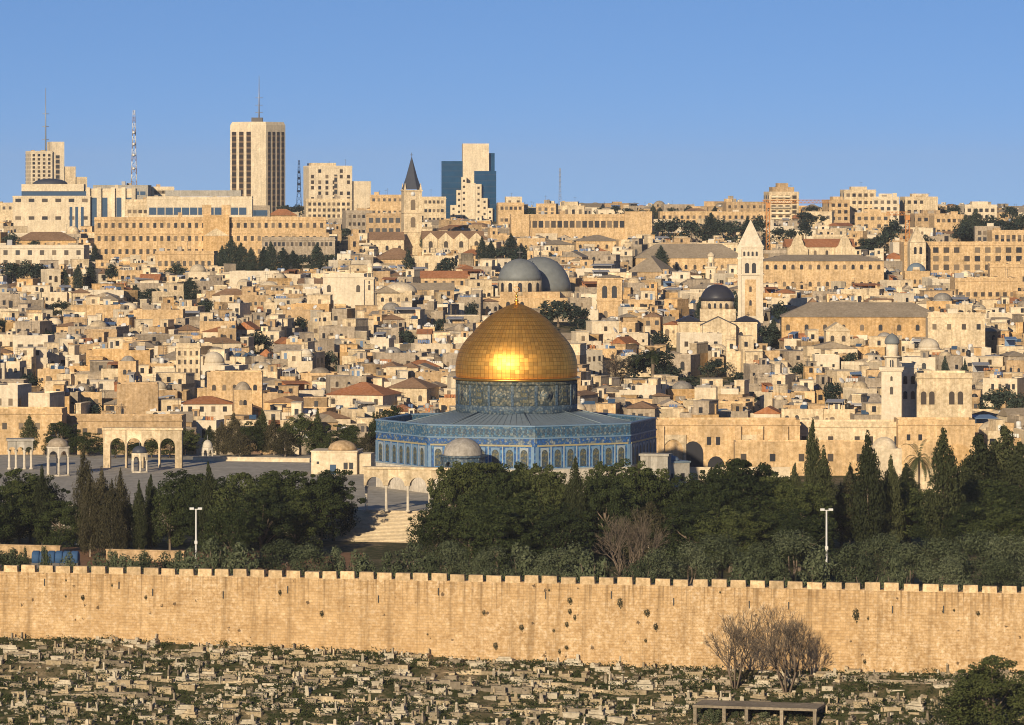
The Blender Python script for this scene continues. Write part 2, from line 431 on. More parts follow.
def thing(name, label, cat, loc, rz=0.0, group=None):
    o = bpy.data.objects.new(name, None); COL.objects.link(o)
    o.empty_display_size = 1.0
    o.location = loc; o.rotation_euler = (0, 0, rz)
    return tag(o, label, cat, group)

def put(name, me, parent, loc, rz=0.0, scale=None):
    o = bpy.data.objects.new(name, me); COL.objects.link(o)
    o.parent = parent; o.location = loc; o.rotation_euler = (0, 0, rz)
    if scale: o.scale = scale
    return o

PANES = {}
def pane_mesh(w, h, arched=False, mat='pane'):
    key = (round(w, 1), round(h, 1), arched, mat)
    if key not in PANES:
        mb = MB()
        if arched: mb.arch_pane(key[0], key[1], 0.05)
        else: mb.box(-key[0] / 2, -0.05, 0, key[0] / 2, 0, key[1])
        PANES[key] = (mb, mb.mesh('window', mat))
    return PANES[key]

def face_windows(root, zs, xs, w, h, y, arched=False, mat='pane', side=None, limit=100, name='window', skip=0.0, rng=random):
    """window panes over one face of a building; side=None is the front at local y, else the flank at local x=side"""
    spots = [(x, z) for z in zs for x in xs if rng.random() >= skip]
    mb, me = pane_mesh(w, h, arched, mat)
    for i, (x, z) in enumerate(spots):
        if mat == 'pane_brown': me = pane_mesh(w, h, arched, rng.choice(['pane', 'pane_brown', 'pane_brown', 'pane_light']))[1]
        if i < limit:
            if side is None: put(name, me, root, (x, y - 0.01, z))
            else: put(name, me, root, (side + (0.01 if side > 0 else -0.01), x, z), R(90 if side > 0 else -90))
    if len(spots) > limit:
        rest = MB()
        for x, z in spots[limit:]:
            M = Matrix.Translation((x, y - 0.01, z)) if side is None else Matrix.Translation((side + 0.01, x, z)) @ Matrix.Rotation(R(90), 4, 'Z')
            rest.append(mb, M)
        tag(rest.build(name, mat, root), kind='stuff')

LANDMARKS = []      # (phrase, px, py) used to say where the many houses, trees and graves stand
PROTECT = []        # (px0, px1, y_visible_base, Y): nothing nearer may rise above this row
OCC = []            # (px0, px1, ytop, ybase, Y): what covers what
def note(phrase, px0, px1, y0, y1, Y, land=True):
    if land: LANDMARKS.append((phrase, (px0 + px1) / 2, (y0 + y1) / 2))
    if Y > 915: y1 = min(y1, PY(city_z(Y), Y) + 1.5)
    PROTECT.append((px0, px1, y1, Y)); OCC.append((px0, px1, y0, y1, Y))
# ================================================================ TERRAIN (one sheet from the viewer's hill to the horizon)
WK, WN = -0.27, math.sqrt(1 + 0.27 ** 2)
def wall_y(x): return 575 + WK * x
def wall_t(x, y): return (wall_y(x) - y) / WN            # metres in front of the long wall
CZ_Y = [900, 930, 1000, 1100, 1200, 1350, 1500, 1700, 2000, 2450, 2700, 4000, 8000]
CZ_Z = [-4.3, -3, 2, 7, 11.5, 17, 24, 31, 39, 45, 44, 10, -80]
def city_z(y): return float(np.interp(y, CZ_Y, CZ_Z))
def bumps(x, t): return 0.35 * math.sin(x * 0.31 + 1.3 * math.sin(t * 0.2)) + 0.3 * math.sin(t * 0.55 + x * 0.09) + 0.15 * math.sin(x * 0.9 + t)
def cem_z(x, t):
    base = float(np.interp(x, [-72, -24, 0, 23, 67], [-7.15, -7.45, -8.5, -8.7, -8.05])) - 0.16 * min(t, 60) + (bumps(x, t) if 0 < t < 60 else 0) * min(1, t / 3)
    if t > 60: base = float(np.interp(t, [60, 220, 545, 575], [-17.9, -53, 44, HC - 1.8]))
    return base
def ground_at(x, y):
    t = wall_t(x, y)
    if t > -1: return cem_z(x, t)
    return city_z(y)

tv = [640, 600, 575, 545, 480, 400, 300, 220, 150, 100, 80, 60] + [60 - 1.5 * i for i in range(1, 40)] + [0, -1.2, -1.25, -40, -90, -140, -200, -260, -300, -325, -360, -400, -450]
g = MB()
NXG = 120
for t in tv + [-525, -600, -775, -925, -1125, -1425, -1925, -2425, -4500, -6500]:
    half = 420 if t > -340 else max(420, -t * 0.75)
    fade = 1.0 if t > -200 else max(0.0, 1 - (-t - 200) / 125)
    for i in range(NXG + 1):
        x = -half + 2 * half * i / NXG
        y = 575 + WK * x * fade - WN * t
        z = cem_z(x, t) if t > -1.21 else (-4.3 if t > -330 else city_z(y))
        g.v.append((x, y, z))
rows = len(tv) + 10
for j in range(rows - 1):
    for i in range(NXG):
        a = j * (NXG + 1) + i
        g.f.append((a, a + 1, a + NXG + 2, a + NXG + 1)); g.m.append(0); g.s.append(True)
tag(g.build('ground', 'earth'), kind='structure')

# ================================================================ THE LONG WALL WITH ITS MERLONS
WANG = math.atan(WK)
wall = thing('city_wall', 'long honey stone fortress wall with square merlons behind the cemetery', 'wall', (0, 575, 0), WANG)
# local x runs along the wall, local y into the city; the wall face is y=0
rw = random.Random(5)
def wtop(u): return 3.25 + (u / 150) * 0.45 - 0.95          # foot of the merlons
mb = MB()
U0, U1, NU = -160, 160, 160
prof = []
for i in range(NU + 1):
    u = U0 + (U1 - U0) * i / NU
    prof.append((u, wtop(u) + rw.uniform(-.06, .06)))
vs, fs = [], []
NV = 6
for u, zt in prof:
    for k in range(NV + 1):
        z = -12 + (zt + 12) * k / NV
        bt = 0.55 * (1 - k / NV) + (rw.uniform(-.05, .05) if 0 < k < NV else 0)
        vs.append((u, -bt, z))
    vs.append((u, 2.6, zt)); vs.append((u, 2.6, -12))
K = NV + 3
for i in range(NU):
    for k in range(K - 1): fs.append((i * K + k, (i + 1) * K + k, (i + 1) * K + k + 1, i * K + k + 1))
mb.add(vs, fs, 0, False)
mb.build('wall_face', 'rampart_stone', wall)
PITCH = 2.60
u = -101.3
k = 0
mer = []
while u < 92:
    w = 2.08 + rw.uniform(-.12, .10)
    m_ = MB(); hgt = 0.9 + rw.uniform(-.10, .10)
    zt = wtop(u)
    m_.add([(-w / 2, -.02, -.1), (w / 2, -.02, -.1), (w / 2, .72, -.1), (-w / 2, .72, -.1),
            (-w / 2 + rw.uniform(0, .06), -.02, hgt + rw.uniform(-.05, .05)), (w / 2 - rw.uniform(0, .06), -.02, hgt + rw.uniform(-.05, .05)),
            (w / 2 - .05, .72, hgt), (-w / 2 + .05, .72, hgt)],
           [(0, 3, 2, 1), (4, 5, 6, 7), (0, 1, 5, 4), (1, 2, 6, 5), (2, 3, 7, 6), (3, 0, 4, 7)])
    if abs(u) < 84: m_.build('merlon', 'merlon_stone', wall, (u + rw.uniform(-.08, .08), 0, zt))
    u += PITCH
# arrow slits, two to each stretch of wall
slit = MB(); slit.box(-.075, -.03, 0, .075, .05, 1.0); slit_me = slit.mesh('arrow_slit', 'tank_black')
for i in range(17):
    u = -80 + i * 10.2 + rw.uniform(-4.5, 4.5)
    zz = wtop(u) - 2.2 + rw.uniform(-1.0, .4)
    put('arrow_slit', slit_me, wall, (u, -.55 * (1 - (zz + 12) / (wtop(u) + 12)) - .06, zz))
note('the battlemented city wall', 0, 1024, 573, 650, 575, False)

def wall_point(px, py):
    """the place on the wall face that shows at this picture point (used for the caper bushes rooted in it)"""
    for_x = (px - 512) / F
    y = 575 / (1 - WK * for_x)
    return for_x * y, y, ZZ(py, y)

# ================================================================ PLATFORM, STEPS
def PF(x): return 731 - 0.25 * x                              # front edge of the raised terrace
ANG = math.atan(-0.25)
pl = MB()
pl.prism([(-180, PF(-180)), (24, PF(24)), (30, 735), (33, 800), (34, 895), (-180, 895)], -6, 0)
tag(pl.build('upper_terrace', 'pavement'), kind='structure')
lo = MB(); lo.prism([(-75, 660), (-24, 660), (-24, 700), (-75, 712)], -6, -4.28)
tag(lo.build('earth_path', 'red_soil'), kind='structure')
st = thing('stone_stairway', 'broad flight of worn stone steps climbing to the slender arcade', 'stairs', (-21.0, PF(-21.0), 0), ANG)
NS = 22
for i in range(NS):
    s_ = MB(); z1 = -4.3 * (i + 1) / (NS + 1)
    y0 = -(i + 1) * 0.62 - .5
    s_.box(-6.0 - i * .16, y0, -5, 6.5 + i * .1, y0 + .62 - .003, z1)
    s_.build('step', 'step_stone', st)
s_ = MB(); s_.box(-9, -.499, -5, 9, 1.2, .02); s_.build('landing', 'step_stone', st)
note('the broad stone stairway', 343, 420, 511, 541, 728)

def low_wall(name, label, px0, px1, py0, py1, Y, mat, depth=0.6, rot=ANG):
    w = (px1 - px0) / S(Y); x = XX((px0 + px1) / 2, Y)
    t = thing(name, label, 'wall', (x, Y, ZZ(py1, Y)), rot)
    m = MB(); h = (py1 - py0) / S(Y)
    m.box(-w / 2, 0, -7, w / 2, depth, h); m.build('wall_face', mat, t)
    m = MB(); m.box(-w / 2 - .1, -.12, h + .003, w / 2 + .1, depth + .12, h + .18); m.build('coping', mat, t)
    return t
low_wall('parapet_wall', 'long pale parapet wall edging the grey terrace beside the domed pavilion', 190, 312, 458, 464, 872, 'pale')
low_wall('retaining_wall', 'low tan retaining wall by the blue canvas shelter', -10, 62, 546, 549, 690, 'tan')
low_wall('retaining_wall', 'low ochre retaining wall between the small white booth and the leftmost lamp post', 104, 186, 551, 554, 684, 'tan')
low_wall('retaining_wall', 'pale terrace wall under the cypresses at the far right', 905, 1000, 470, 476, 800, 'cream')
low_wall('parapet_wall', 'pale parapet under the arched cloister right of the blue octagon', 686, 790, 468, 474, 880, 'pale', rot=0)

# ================================================================ THE GOLDEN DOME AND ITS BLUE OCTAGON
DY = 800.0
DX = XX(516.5, DY)
oct_ = thing('domed_shrine', 'great gilded dome on a patterned drum above a blue tiled octagonal hall', 'shrine', (DX, DY, 0), R(7.2))
note('the great golden dome', 457, 577, 304, 382, DY)
note('the blue octagonal hall', 380, 655, 418, 470, DY)
def octa(r): return [(r * math.cos(R(-90 + 45 * i)), r * math.sin(R(-90 + 45 * i))) for i in range(8)]
RC = 26.6
for nm, z0, z1, r, mt in (('marble_base', -.5, 4.6, RC, 'marble'), ('base_moulding', 4.6, 4.85, RC + .12, 'pale_trim'), ('tiled_wall', 4.85, 9.15, RC, 'tile_wall'),
                          ('frieze', 9.15, 10.25, RC + .05, 'tile_frieze'), ('string_course', 10.25, 10.5, RC + .22, 'white_trim')):
    m = MB(); m.prism(octa(r), z0, z1); m.build(nm, mt, oct_)
m = MB()                                                        # the parapet is a ring, open to the roof behind
o1, o2 = octa(RC + .02), octa(RC - .9)
vs = [(x, y, 10.5) for x, y in o1] + [(x, y, 12.45) for x, y in o1] + [(x, y, 12.45) for x, y in o2] + [(x, y, 10.5) for x, y in o2]
fs = []
for i in range(8):
    j = (i + 1) % 8
    for a, b in ((0, 8), (8, 16), (16, 24)): fs.append((a + i, a + j, b + j, b + i))
m.add(vs, fs); m.build('parapet', 'tile_parapet', oct_)
m = MB()
vs = [(x, y, 12.45) for x, y in octa(RC + .16)] + [(x, y, 12.7) for x, y in octa(RC + .16)] + [(x, y, 12.7) for x, y in octa(RC - 1.0)] + [(x, y, 12.45) for x, y in octa(RC - 1.0)]
m.add(vs, fs + [(24 + i, 24 + (i + 1) % 8, (i + 1) % 8, i) for i in range(8)]); m.build('parapet_coping', 'white_trim', oct_)
m = MB(); m.lathe([(RC - .95, 11.0), (11.3, 14.2)], 8, rot=R(-90), smooth=False)
for i in range(8):
    a = R(-90 + 45 * i); c, s_ = math.cos(a), math.sin(a)
    m.tube(((RC - 1) * c, (RC - 1) * s_, 11.1), (11.4 * c, 11.4 * s_, 14.3), .12, n=5)
    for k in range(1, 12):                                      # lead rolls of the roof
        b = R(-90 + 45 * i + 45 * k / 12); q = math.cos(R(22.5)) / math.cos(b - a - R(22.5))
        m.tube(((RC - 1) * q * math.cos(b), (RC - 1) * q * math.sin(b), 11.04), (11.35 * math.cos(b) , 11.35 * math.sin(b), 14.15), .028, n=4)
m.build('roof', 'lead', oct_)
LF = 2 * RC * math.sin(R(22.5)); INR = RC * math.cos(R(22.5))
w_mb = MB(); w_mb.arch_pane(1.35, 3.2, .10, pointed=.15); w_me = w_mb.mesh('window', 'lattice')
f_mb = MB()
f_mb.arcade(-.82, .82, -.10, 3.55, -.16, 0, [(0, 1.35, 3.3)], pointed=.15); f_me = f_mb.mesh('window_frame', 'white_trim'); f_me2 = f_mb.mesh('window_frame', 'pale_trim')
p_mb = MB(); p_mb.box(-.10, -.14, 0, .10, 0, 3.9); p_me = p_mb.mesh('pilaster', 'pale_trim')
o_mb = MB(); o_mb.box(-LF / 2 + .5, -.15, 0, LF / 2 - .5, 0, .3); o_me = o_mb.mesh('panel_border', 'ochre_trim')
c_mb = MB(); c_mb.box(-.3, -.18, 0, .3, 0, 3.9); c_me = c_mb.mesh('corner_strip', 'white_trim')
for k in (-2, -1, 0, 1, 2):
    a = R(-90 + 22.5 + 45 * k); nx, ny = math.cos(a), math.sin(a); rz = a + R(90)
    ux, uy = math.cos(rz), math.sin(rz)
    def at_face(u, z): return (nx * INR + ux * u, ny * INR + uy * u, z)
    put('panel_border', o_me, oct_, at_face(0, 8.83), rz)
    for sgn in (-1, 1):
        put('corner_strip', c_me, oct_, at_face(sgn * (LF / 2 - .42), 4.9), rz)
    for i in range(7):
        u = (i - 3) * 2.72
        wo = put('window', w_me, oct_, at_face(u, 5.05), rz)
        fo = bpy.data.objects.new('window_frame', f_me2 if i in (0, 6) else f_me); COL.objects.link(fo); fo.parent = wo
        if i < 6: put('pilaster', p_me, oct_, at_face(u + 1.36, 4.9), rz)
# blind arches of the parapet
b_mb = MB(); b_mb.arch_pane(.55, 1.1, .06); b_me = b_mb.mesh('blind_arch', 'tile_drum_blue')
for k in (-1, 0):
    a = R(-90 + 22.5 + 45 * k); nx, ny = math.cos(a), math.sin(a); rz = a + R(90); ux, uy = math.cos(rz), math.sin(rz)
    for i in range(19):
        u = (i - 9) * 1.05
        put('blind_arch', b_me, oct_, (nx * (INR + .02) + ux * u, ny * (INR + .02) + uy * u, 10.95), rz)
drum = MB(); drum.lathe([(11.35, 13.5), (11.35, 20.0)], 64); drum.build('drum', 'tile_drum', oct_)
m = MB(); m.lathe([(11.5, 13.6), (11.5, 15.3), (11.42, 15.5)], 64); m.build('drum_base', 'tile_drum_blue', oct_)
m = MB(); m.lathe([(11.45, 19.3), (11.5, 19.95)], 64); m.build('drum_frieze', 'tile_drum', oct_)
dp = MB(); dp.box(-.28, -.16, 15.5, .28, 0, 19.3); dp_me = dp.mesh('drum_pilaster', 'tile_drum_blue')
dw = MB(); dw.arch_pane(1.5, 2.6, .12, z=16.1); dw_me = dw.mesh('drum_window', 'lattice')
dm = MB(); dm.lathe([(1.35, 0), (1.35, .08)], 20); dm.lathe([(.75, .082), (.75, .14)], 8)
dm_me = dm.mesh('medallion', ['medallion_tile'])
for i in range(16):
    a = R(-90 + 11.25 + 22.5 * i)
    put('drum_pilaster', dp_me, oct_, (11.36 * math.cos(a), 11.36 * math.sin(a), 0), a + R(90))
    a += R(11.25)
    if i % 2: put('drum_window', dw_me, oct_, (11.33 * math.cos(a), 11.33 * math.sin(a), 0), a + R(90))
    else:
        o = put('medallion', dm_me, oct_, (11.24 * math.cos(a), 11.24 * math.sin(a), 17.4)); o.rotation_euler = (R(90), 0, a + R(90))
m = MB(); m.lathe([(11.4, 20.0), (12.0, 20.15), (12.05, 20.45), (11.6, 20.6)], 64); m.build('gilded_cornice', 'gold_plain', oct_)
DPROF = [(11.30, 20.55), (11.42, 21.4), (11.42, 22.6), (11.28, 23.7), (11.0, 24.8), (10.55, 25.8), (9.95, 26.8), (9.25, 27.7), (8.4, 28.6), (7.5, 29.6), (6.55, 30.6), (5.5, 31.6), (4.3, 32.5), (3.05, 33.25), (1.75, 33.9), (.7, 34.3), (.2, 34.5)]
m = MB()
ND = 84
vs, fs = [], []
for (r, z) in DPROF:
    for i in range(ND * 2):
        a = 2 * math.pi * i / (ND * 2)
        rr = r + (0.10 if i % 2 == 0 else 0) * min(1, r / 5)
        vs.append((rr * math.cos(a), rr * math.sin(a), z))
for j in range(len(DPROF) - 1):
    for i in range(ND * 2):
        k = (i + 1) % (ND * 2)
        fs.append((j * ND * 2 + i, j * ND * 2 + k, (j + 1) * ND * 2 + k, (j + 1) * ND * 2 + i))
fs.append(tuple(range((len(DPROF) - 1) * ND * 2, len(DPROF) * ND * 2)))
m.add(vs, fs, 0, True); m.build('gilded_dome', 'gold_panels', oct_)
m = MB()
m.lathe([(.22, 34.3), (.2, 34.5), (.5, 34.8), (.2, 35.1), (.14, 35.5), (.38, 35.75), (.12, 36.0), (.1, 36.4), (.02, 36.5)], 10)
for i in range(14):
    a0, a1 = R(-70 + 320 * i / 14 - 90 + 160 - 180), R(-70 + 320 * (i + 1) / 14 - 90 + 160 - 180)
    m.tube((.55 * math.cos(a0), 0, 36.95 + .55 * math.sin(a0)), (.55 * math.cos(a1), 0, 36.95 + .55 * math.sin(a1)), .07, n=5)
m.build('crescent_finial', 'gold_plain', oct_)
# a porch on the shaded flank
m = MB(); m.box(-3, -2.5, 0, 3, 0, 6.2)
a = R(-90 + 22.5 + 45); m.build('porch', 'marble', oct_, (INR * math.cos(a) - .1, INR * math.sin(a), 0), a + R(90))

# ================================================================ SMALL PAVILIONS, ARCADES ON THE TERRACE
def cupola(name, label, px, ytop, Y, width, z0, dome_mat, wall_mat, n=8, open_=True, dome_h=None, group=None, cat='pavilion'):
    """a small kiosk: n columns and arches, cornice, drum and dome"""
    x = XX(px, Y); H = ZZ(ytop, Y) - z0; r = width / 2
    t = thing(name, label, cat, (x, Y, z0), R(11), group)
    m = MB(); m.prism([(1.12 * r * math.cos(2 * math.pi * i / n + math.pi / n), 1.12 * r * math.sin(2 * math.pi * i / n + math.pi / n)) for i in range(n)], -.3, .25); m.build('plinth', 'marble', t)
    dh = dome_h or r * 0.8
    eave = H - dh - .35
    cmb, amb = MB(), MB()
    ring = [(r * math.cos(2 * math.pi * i / n + math.pi / n), r * math.sin(2 * math.pi * i / n + math.pi / n)) for i in range(n)]
    for i in range(n):
        p, q = ring[i], ring[(i + 1) % n]
        if open_:
            m = MB(); m.lathe([(.24, .25), (.19, .5), (.19, eave * .62), (.3, eave * .68)], 8); m.build('column', 'marble', t, (p[0], p[1], 0))
        L = math.dist(p, q); ang = math.atan2(q[1] - p[1], q[0] - p[0])
        M = Matrix.Translation(((p[0] + q[0]) / 2, (p[1] + q[1]) / 2, 0)) @ Matrix.Rotation(ang, 4, 'Z')
        if open_: amb.arcade(-L / 2 - .1, L / 2 + .1, eave * .66, eave, -.18, .18, [(0, L - .45, eave * .24)], 0, M)
        else: amb.arcade(-L / 2 - .1, L / 2 + .1, .25, eave, -.18, .18, [(0, L * .45, eave * .7)], 0, M)
    amb.build('arched_wall', wall_mat, t)
    m = MB(); m.prism([(1.15 * p[0], 1.15 * p[1]) for p in ring], eave, eave + .3); m.build('cornice', wall_mat, t)
    m = MB(); m.lathe([(r * .95, eave + .3), (r * .93, eave + .5)] + [(r * .93 * math.cos(R(a)), eave + .5 + (dh - .3) * math.sin(R(a))) for a in range(10, 90, 13)] + [(.05, H)], 24); m.build('dome', dome_mat, t)
    m = MB(); m.tube((0, 0, H - .1), (0, 0, H + .9), .06, .02); m.lathe([(.02, H + .25), (.13, H + .4), (.02, H + .55)], 8); m.build('finial', 'metal_grey', t)
    return t
cupola('domed_pavilion', 'open columned pavilion with grey dome in front of the blue octagon', 463, 437, 764, 7.6, 0, 'roofgrey', 'tile_drum_blue', 10, dome_h=3.2)
note('the grey dome pavilion', 440, 486, 437, 470, 764)
cupola('domed_pavilion', 'white columned cupola with ribbed pale dome left of the four-arched gateway', 58, 437, 828, 4.4, 0, 'greyish', 'marble', 6)
cupola('domed_pavilion', 'small pale stone cupola with dark blue dome standing before the four-arched gateway', 139.5, 445, 838, 3.1, 0, 'slate', 'pale', 6, dome_h=1.5)
cupola('domed_pavilion', 'tiny slim stone cupola at the left end of the long parapet', 207.5, 439, 880, 2.2, 0, 'marble', 'marble', 6, dome_h=1.7)
note('the white columned cupola', 46, 72, 437, 475, 828); note('the small blue-domed cupola', 130, 149, 445, 472, 838)
note('the tiny slim cupola', 202, 213, 440, 459, 880)

def arch_row(name, label, px0, px1, ytop, z0, Y, n, aw, ah, mat, depth=1.4, rot=0, cat='arcade', columns=False, pier=None):
    w = (px1 - px0) / S(Y); x = XX((px0 + px1) / 2, Y); H = ZZ(ytop, Y) - z0
    t = thing(name, label, cat, (x, Y, z0), rot)
    m = MB(); pitch = (w - 2 * (pier or 0)) / n
    ops = [(-w / 2 + (pier or 0) + pitch * (i + .5), aw, ah) for i in range(n)]
    if columns:
        sp_ = ah - aw / 2 * 1.0
        ops2 = [(c, aw, ah - sp_) for c, _, _ in ops]
        m.arcade(-w / 2, w / 2, sp_, H, 0, depth, ops2, pointed=0.0)
        for i in range(n + 1):
            c = MB(); c.lathe([(.42, 0), (.42, .25), (.26, .4), (.24, sp_ - .7), (.40, sp_ - .25), (.44, sp_)], 10); c.build('column', 'marble', t, (-w / 2 + pitch * i + (.3 if i == 0 else -.3 if i == n else 0), depth / 2, 0))
    else: m.arcade(-w / 2, w / 2, 0, H, 0, depth, ops)
    m.build('arched_wall', mat, t)
    m = MB(); m.box(-w / 2 - .25, -.25, H + .003, w / 2 + .25, depth + .25, H + .4); m.build('cornice', mat, t)
    return t
arch_row('slender_arcade', 'slender arcade on thin white columns crossing the head of the stairway', 362, 452, 469.5, 0, 733, 4, 3.0, 6.0, 'cream', 1.2, ANG, columns=True)
note('the slender arcade', 365, 450, 467, 511, 733)
arch_row('arched_gateway', 'free-standing honey stone gateway of four tall pointed arches', 103, 182, 430, 0, 851, 4, 3.0, 6.0, 'cream', 1.6, R(-3), 'gateway', pier=1.2)
note('the four-arched gateway', 103, 182, 428, 468, 851)
arch_row('columned_porch', 'grey blue flat roofed porch on columns at the far left edge', 8, 33, 441, 0, 845, 3, 1.3, 4.6, 'concrete', 4.0, R(8), 'porch', columns=True)
kio = arch_row('columned_porch', 'small stone porch on white columns at the right corner of the blue octagon', 640, 668, 456, -1, 786, 3, 1.2, 4.0, 'concrete', 3.0, ANG, 'porch', columns=True)
# back wall of the gateway's west range
# the domed guard house
Y = 832
t = thing('domed_house', 'square cream stone house with a shallow dome beside the slender arcade', 'house', (XX(334, Y), Y, 0), R(-6))
w = 46 / S(Y)
m = MB(); m.box(-w / 2, 0, -.5, w / 2, 8, 4.35); m.box(w / 2 + .005, 1.5, -.5, w / 2 + 2.6, 7, 4.0); m.build('wall', 'pale', t)
m = MB(); m.box(-w / 2 - .15, -.15, 4.353, w / 2 + .15, 8.15, 4.6); m.build('roof', 'pale', t)
m = MB(); m.dome(2.9, 4.6, 1.9, 20, 1.2, 3.6); m.build('dome', 'tan', t)
m = MB(); m.box(-.6, -.06, 0, .6, 0, 1.9); m.build('door', 'pane_blue', t, (-.2, -.01, 0))
face_windows(t, [1.0], [2.3, 3.4], .8, 1.3, 0); face_windows(t, [2.0], [-3.2], .5, .5, 0)
note('the square domed house', 308, 368, 441, 474, Y)
# blue-grey annexe right of the octagon
Y = 812
t = thing('stone_annexe', 'low blue grey annexe in the shade at the foot of the octagon', 'building', (XX(677, Y), Y, -1.5), R(25))
m = MB(); m.box(-2.7, 0, -3, 2.7, 5, 5.0); m.build('wall', 'concrete', t)
m = MB(); m.box(-2.9, -.2, 5.003, 2.9, 5.2, 5.3); m.build('roof', 'lead', t)
m = MB(); m.dome(1.6, 5.3, 1.0, 14, 0, 2.5); m.build('dome', 'lead', t)
face_windows(t, [1.2], [-1.2, 1.2], .8, 1.8, 0)

# ================================================================ LAMP POSTS, BLUE SHELTER, WHITE BOOTH
def lamp_post(label, px, ytop, Y):
    x = XX(px, Y); z0 = -4.3; H = ZZ(ytop, Y) - z0
    t = thing('lamp_post', label, 'lamp post', (x, Y, z0), 0, 'lamp posts in the garden')
    m = MB(); m.lathe([(.28, 0), (.28, .5), (.17, .6), (.12, H)], 10); m.build('pole', 'white_paint', t)
    m = MB(); m.box(-.75, -.06, H - .1, .75, .06, H + .02); m.build('crossarm', 'white_paint', t)
    hd = MB(); hd.box(-.32, -.3, -.1, .32, .25, .22); me = hd.mesh('lamp_head', 'white_paint')
    for s_ in (-.62, .62): put('lamp_head', me, t, (s_, -.1, H + .02))
    m = MB(); m.box(-.22, -.3, H * .55, .22, .0, H * .55 + .5); m.build('control_box', 'white_paint', t)
lamp_post('tall white lamp post with two heads among the trees, nearer the blue shelter', 196, 509, 640)
lamp_post('tall white lamp post with two heads before the dark trees under the slim minaret', 826.5, 510, 622)
Y = 655
t = thing('canvas_shelter', 'long blue canvas shelter standing behind the wall at the left', 'shelter', (XX(55, Y), Y, -4.3), R(-4))
w = 47 / S(Y)
for i in range(6):
    m = MB(); xx = -w / 2 + w * i / 6
    m.lathe([(1.0, 0), (1.15, .12), (1.15, w / 6 - .2), (1.0, w / 6 - .06)], 14, M=Matrix.Translation((xx, .8, ZZ(558.5, Y) + 4.3)) @ Matrix.Rotation(R(90), 4, 'Y')); m.build('canvas_roll', 'blue_canvas', t)
m = MB()
for i in range(7): m.box(-w / 2 + (w - .1) * i / 6, 0, 0, -w / 2 + (w - .1) * i / 6 + .1, .1, ZZ(561, Y) + 4.3)
m.box(-w / 2, -.3, 0, w / 2, 2.0, ZZ(563, Y) + 4.3)
m.build('stand', 'metal_dark', t)
Y = 716
t = thing('guard_booth', 'small white guard booth with a dark door under the trees', 'booth', (XX(79.5, Y), Y, -4.3), R(5))
m = MB(); m.box(-.85, 0, 0, .85, 1.5, ZZ(533.5, Y) + 4.3); m.build('wall', 'white_paint', t)
m = MB(); m.box(-1.0, -.15, ZZ(533.5, Y) + 4.303, 1.0, 1.65, ZZ(532, Y) + 4.4); m.build('roof', 'white_paint', t)
m = MB(); m.box(-.3, -.04, 0, .35, 0, 1.7); m.build('door', 'pane', t, (.2, -.005, 0))
# ================================================================ TREES
ITEMS = []           # (object, kind, head of its label, px, py)
def leaf(mb, p, nrm_, s, rng, mi=0):
    n_ = Vector(nrm_) + Vector((rng.gauss(0, .55), rng.gauss(0, .55), rng.gauss(0, .55)))
    if n_.length < 1e-4: n_ = Vector((0, 0, 1))
    n_.normalize()
    a = n_.orthogonal().normalized(); b = n_.cross(a)
    t = rng.uniform(0, 6.28); u = a * math.cos(t) + b * math.sin(t); w = n_.cross(u)
    l, k = s * rng.uniform(.7, 1.3), s * rng.uniform(.35, .7)
    p = Vector(p)
    o = len(mb.v)
    for q in (p - u * l, p + w * k, p + u * l, p - w * k): mb.v.append((q.x, q.y, q.z))
    mb.f.append((o, o + 1, o + 2, o + 3)); mb.m.append(mi); mb.s.append(False)

def clump(mb, c, rx, rz, n, s, rng):
    for _ in range(n):
        d = Vector((rng.gauss(0, 1), rng.gauss(0, 1), rng.gauss(0, 1))).normalized()
        q = rng.uniform(.45, 1.0) ** .6
        leaf(mb, (c[0] + d.x * rx * q, c[1] + d.y * rx * q, c[2] + d.z * rz * q), (d.x, d.y, d.z + .25), s, rng)

def limb(mb, p, q, r0, r1, rng, k=3):
    p, q = Vector(p), Vector(q); last = p
    for i in range(1, k + 1):
        f = i / k
        c = p.lerp(q, f) + Vector((rng.gauss(0, .12), rng.gauss(0, .12), 0)) * (1 if i < k else 0)
        mb.tube(last, c, r0 + (r1 - r0) * (i - 1) / k, r0 + (r1 - r0) * f, 6); last = c

def proto_pine(rng):            # unit: height 1, width 1 (scaled later); built at 10 x 10 m
    cr, tr = MB(), MB()
    limb(tr, (0, 0, -.5), (rng.uniform(-.4, .4), 0, 5.5), .28, .16, rng)
    nl = rng.randint(20, 26)
    for i in range(nl):
        a = rng.uniform(0, 6.28); e = rng.uniform(-.35, 1.45)
        q = rng.uniform(.55, 1.0)
        c = (3.9 * q * math.cos(a) * math.cos(e), 3.9 * q * math.sin(a) * math.cos(e), 5.2 + 3.7 * q * math.sin(e))
        rr = rng.uniform(1.0, 1.9)
        clump(cr, c, rr, rr * .72, 380, .155, rng)
        if i < 12: limb(tr, (0, 0, rng.uniform(2.0, 4.5)), c, .11, .04, rng, 2)
    for i in range(22):
        a = rng.uniform(0, 6.28); e = rng.uniform(-.1, 1.5); q = rng.uniform(1.0, 1.28); rr = rng.uniform(.35, .8)
        clump(cr, (4.0 * q * math.cos(a) * math.cos(e), 4.0 * q * math.sin(a) * math.cos(e), 5.2 + 3.8 * q * math.sin(e)), rr, rr * .6, 110, .15, rng)
    for i in range(9):
        a = rng.uniform(0, 6.28); q = rng.uniform(.3, .95)
        clump(cr, (4.0 * q * math.cos(a), 4.0 * q * math.sin(a), rng.uniform(1.6, 4.2)), rng.uniform(1.1, 1.8), 1.1, 260, .16, rng)
    return cr, tr
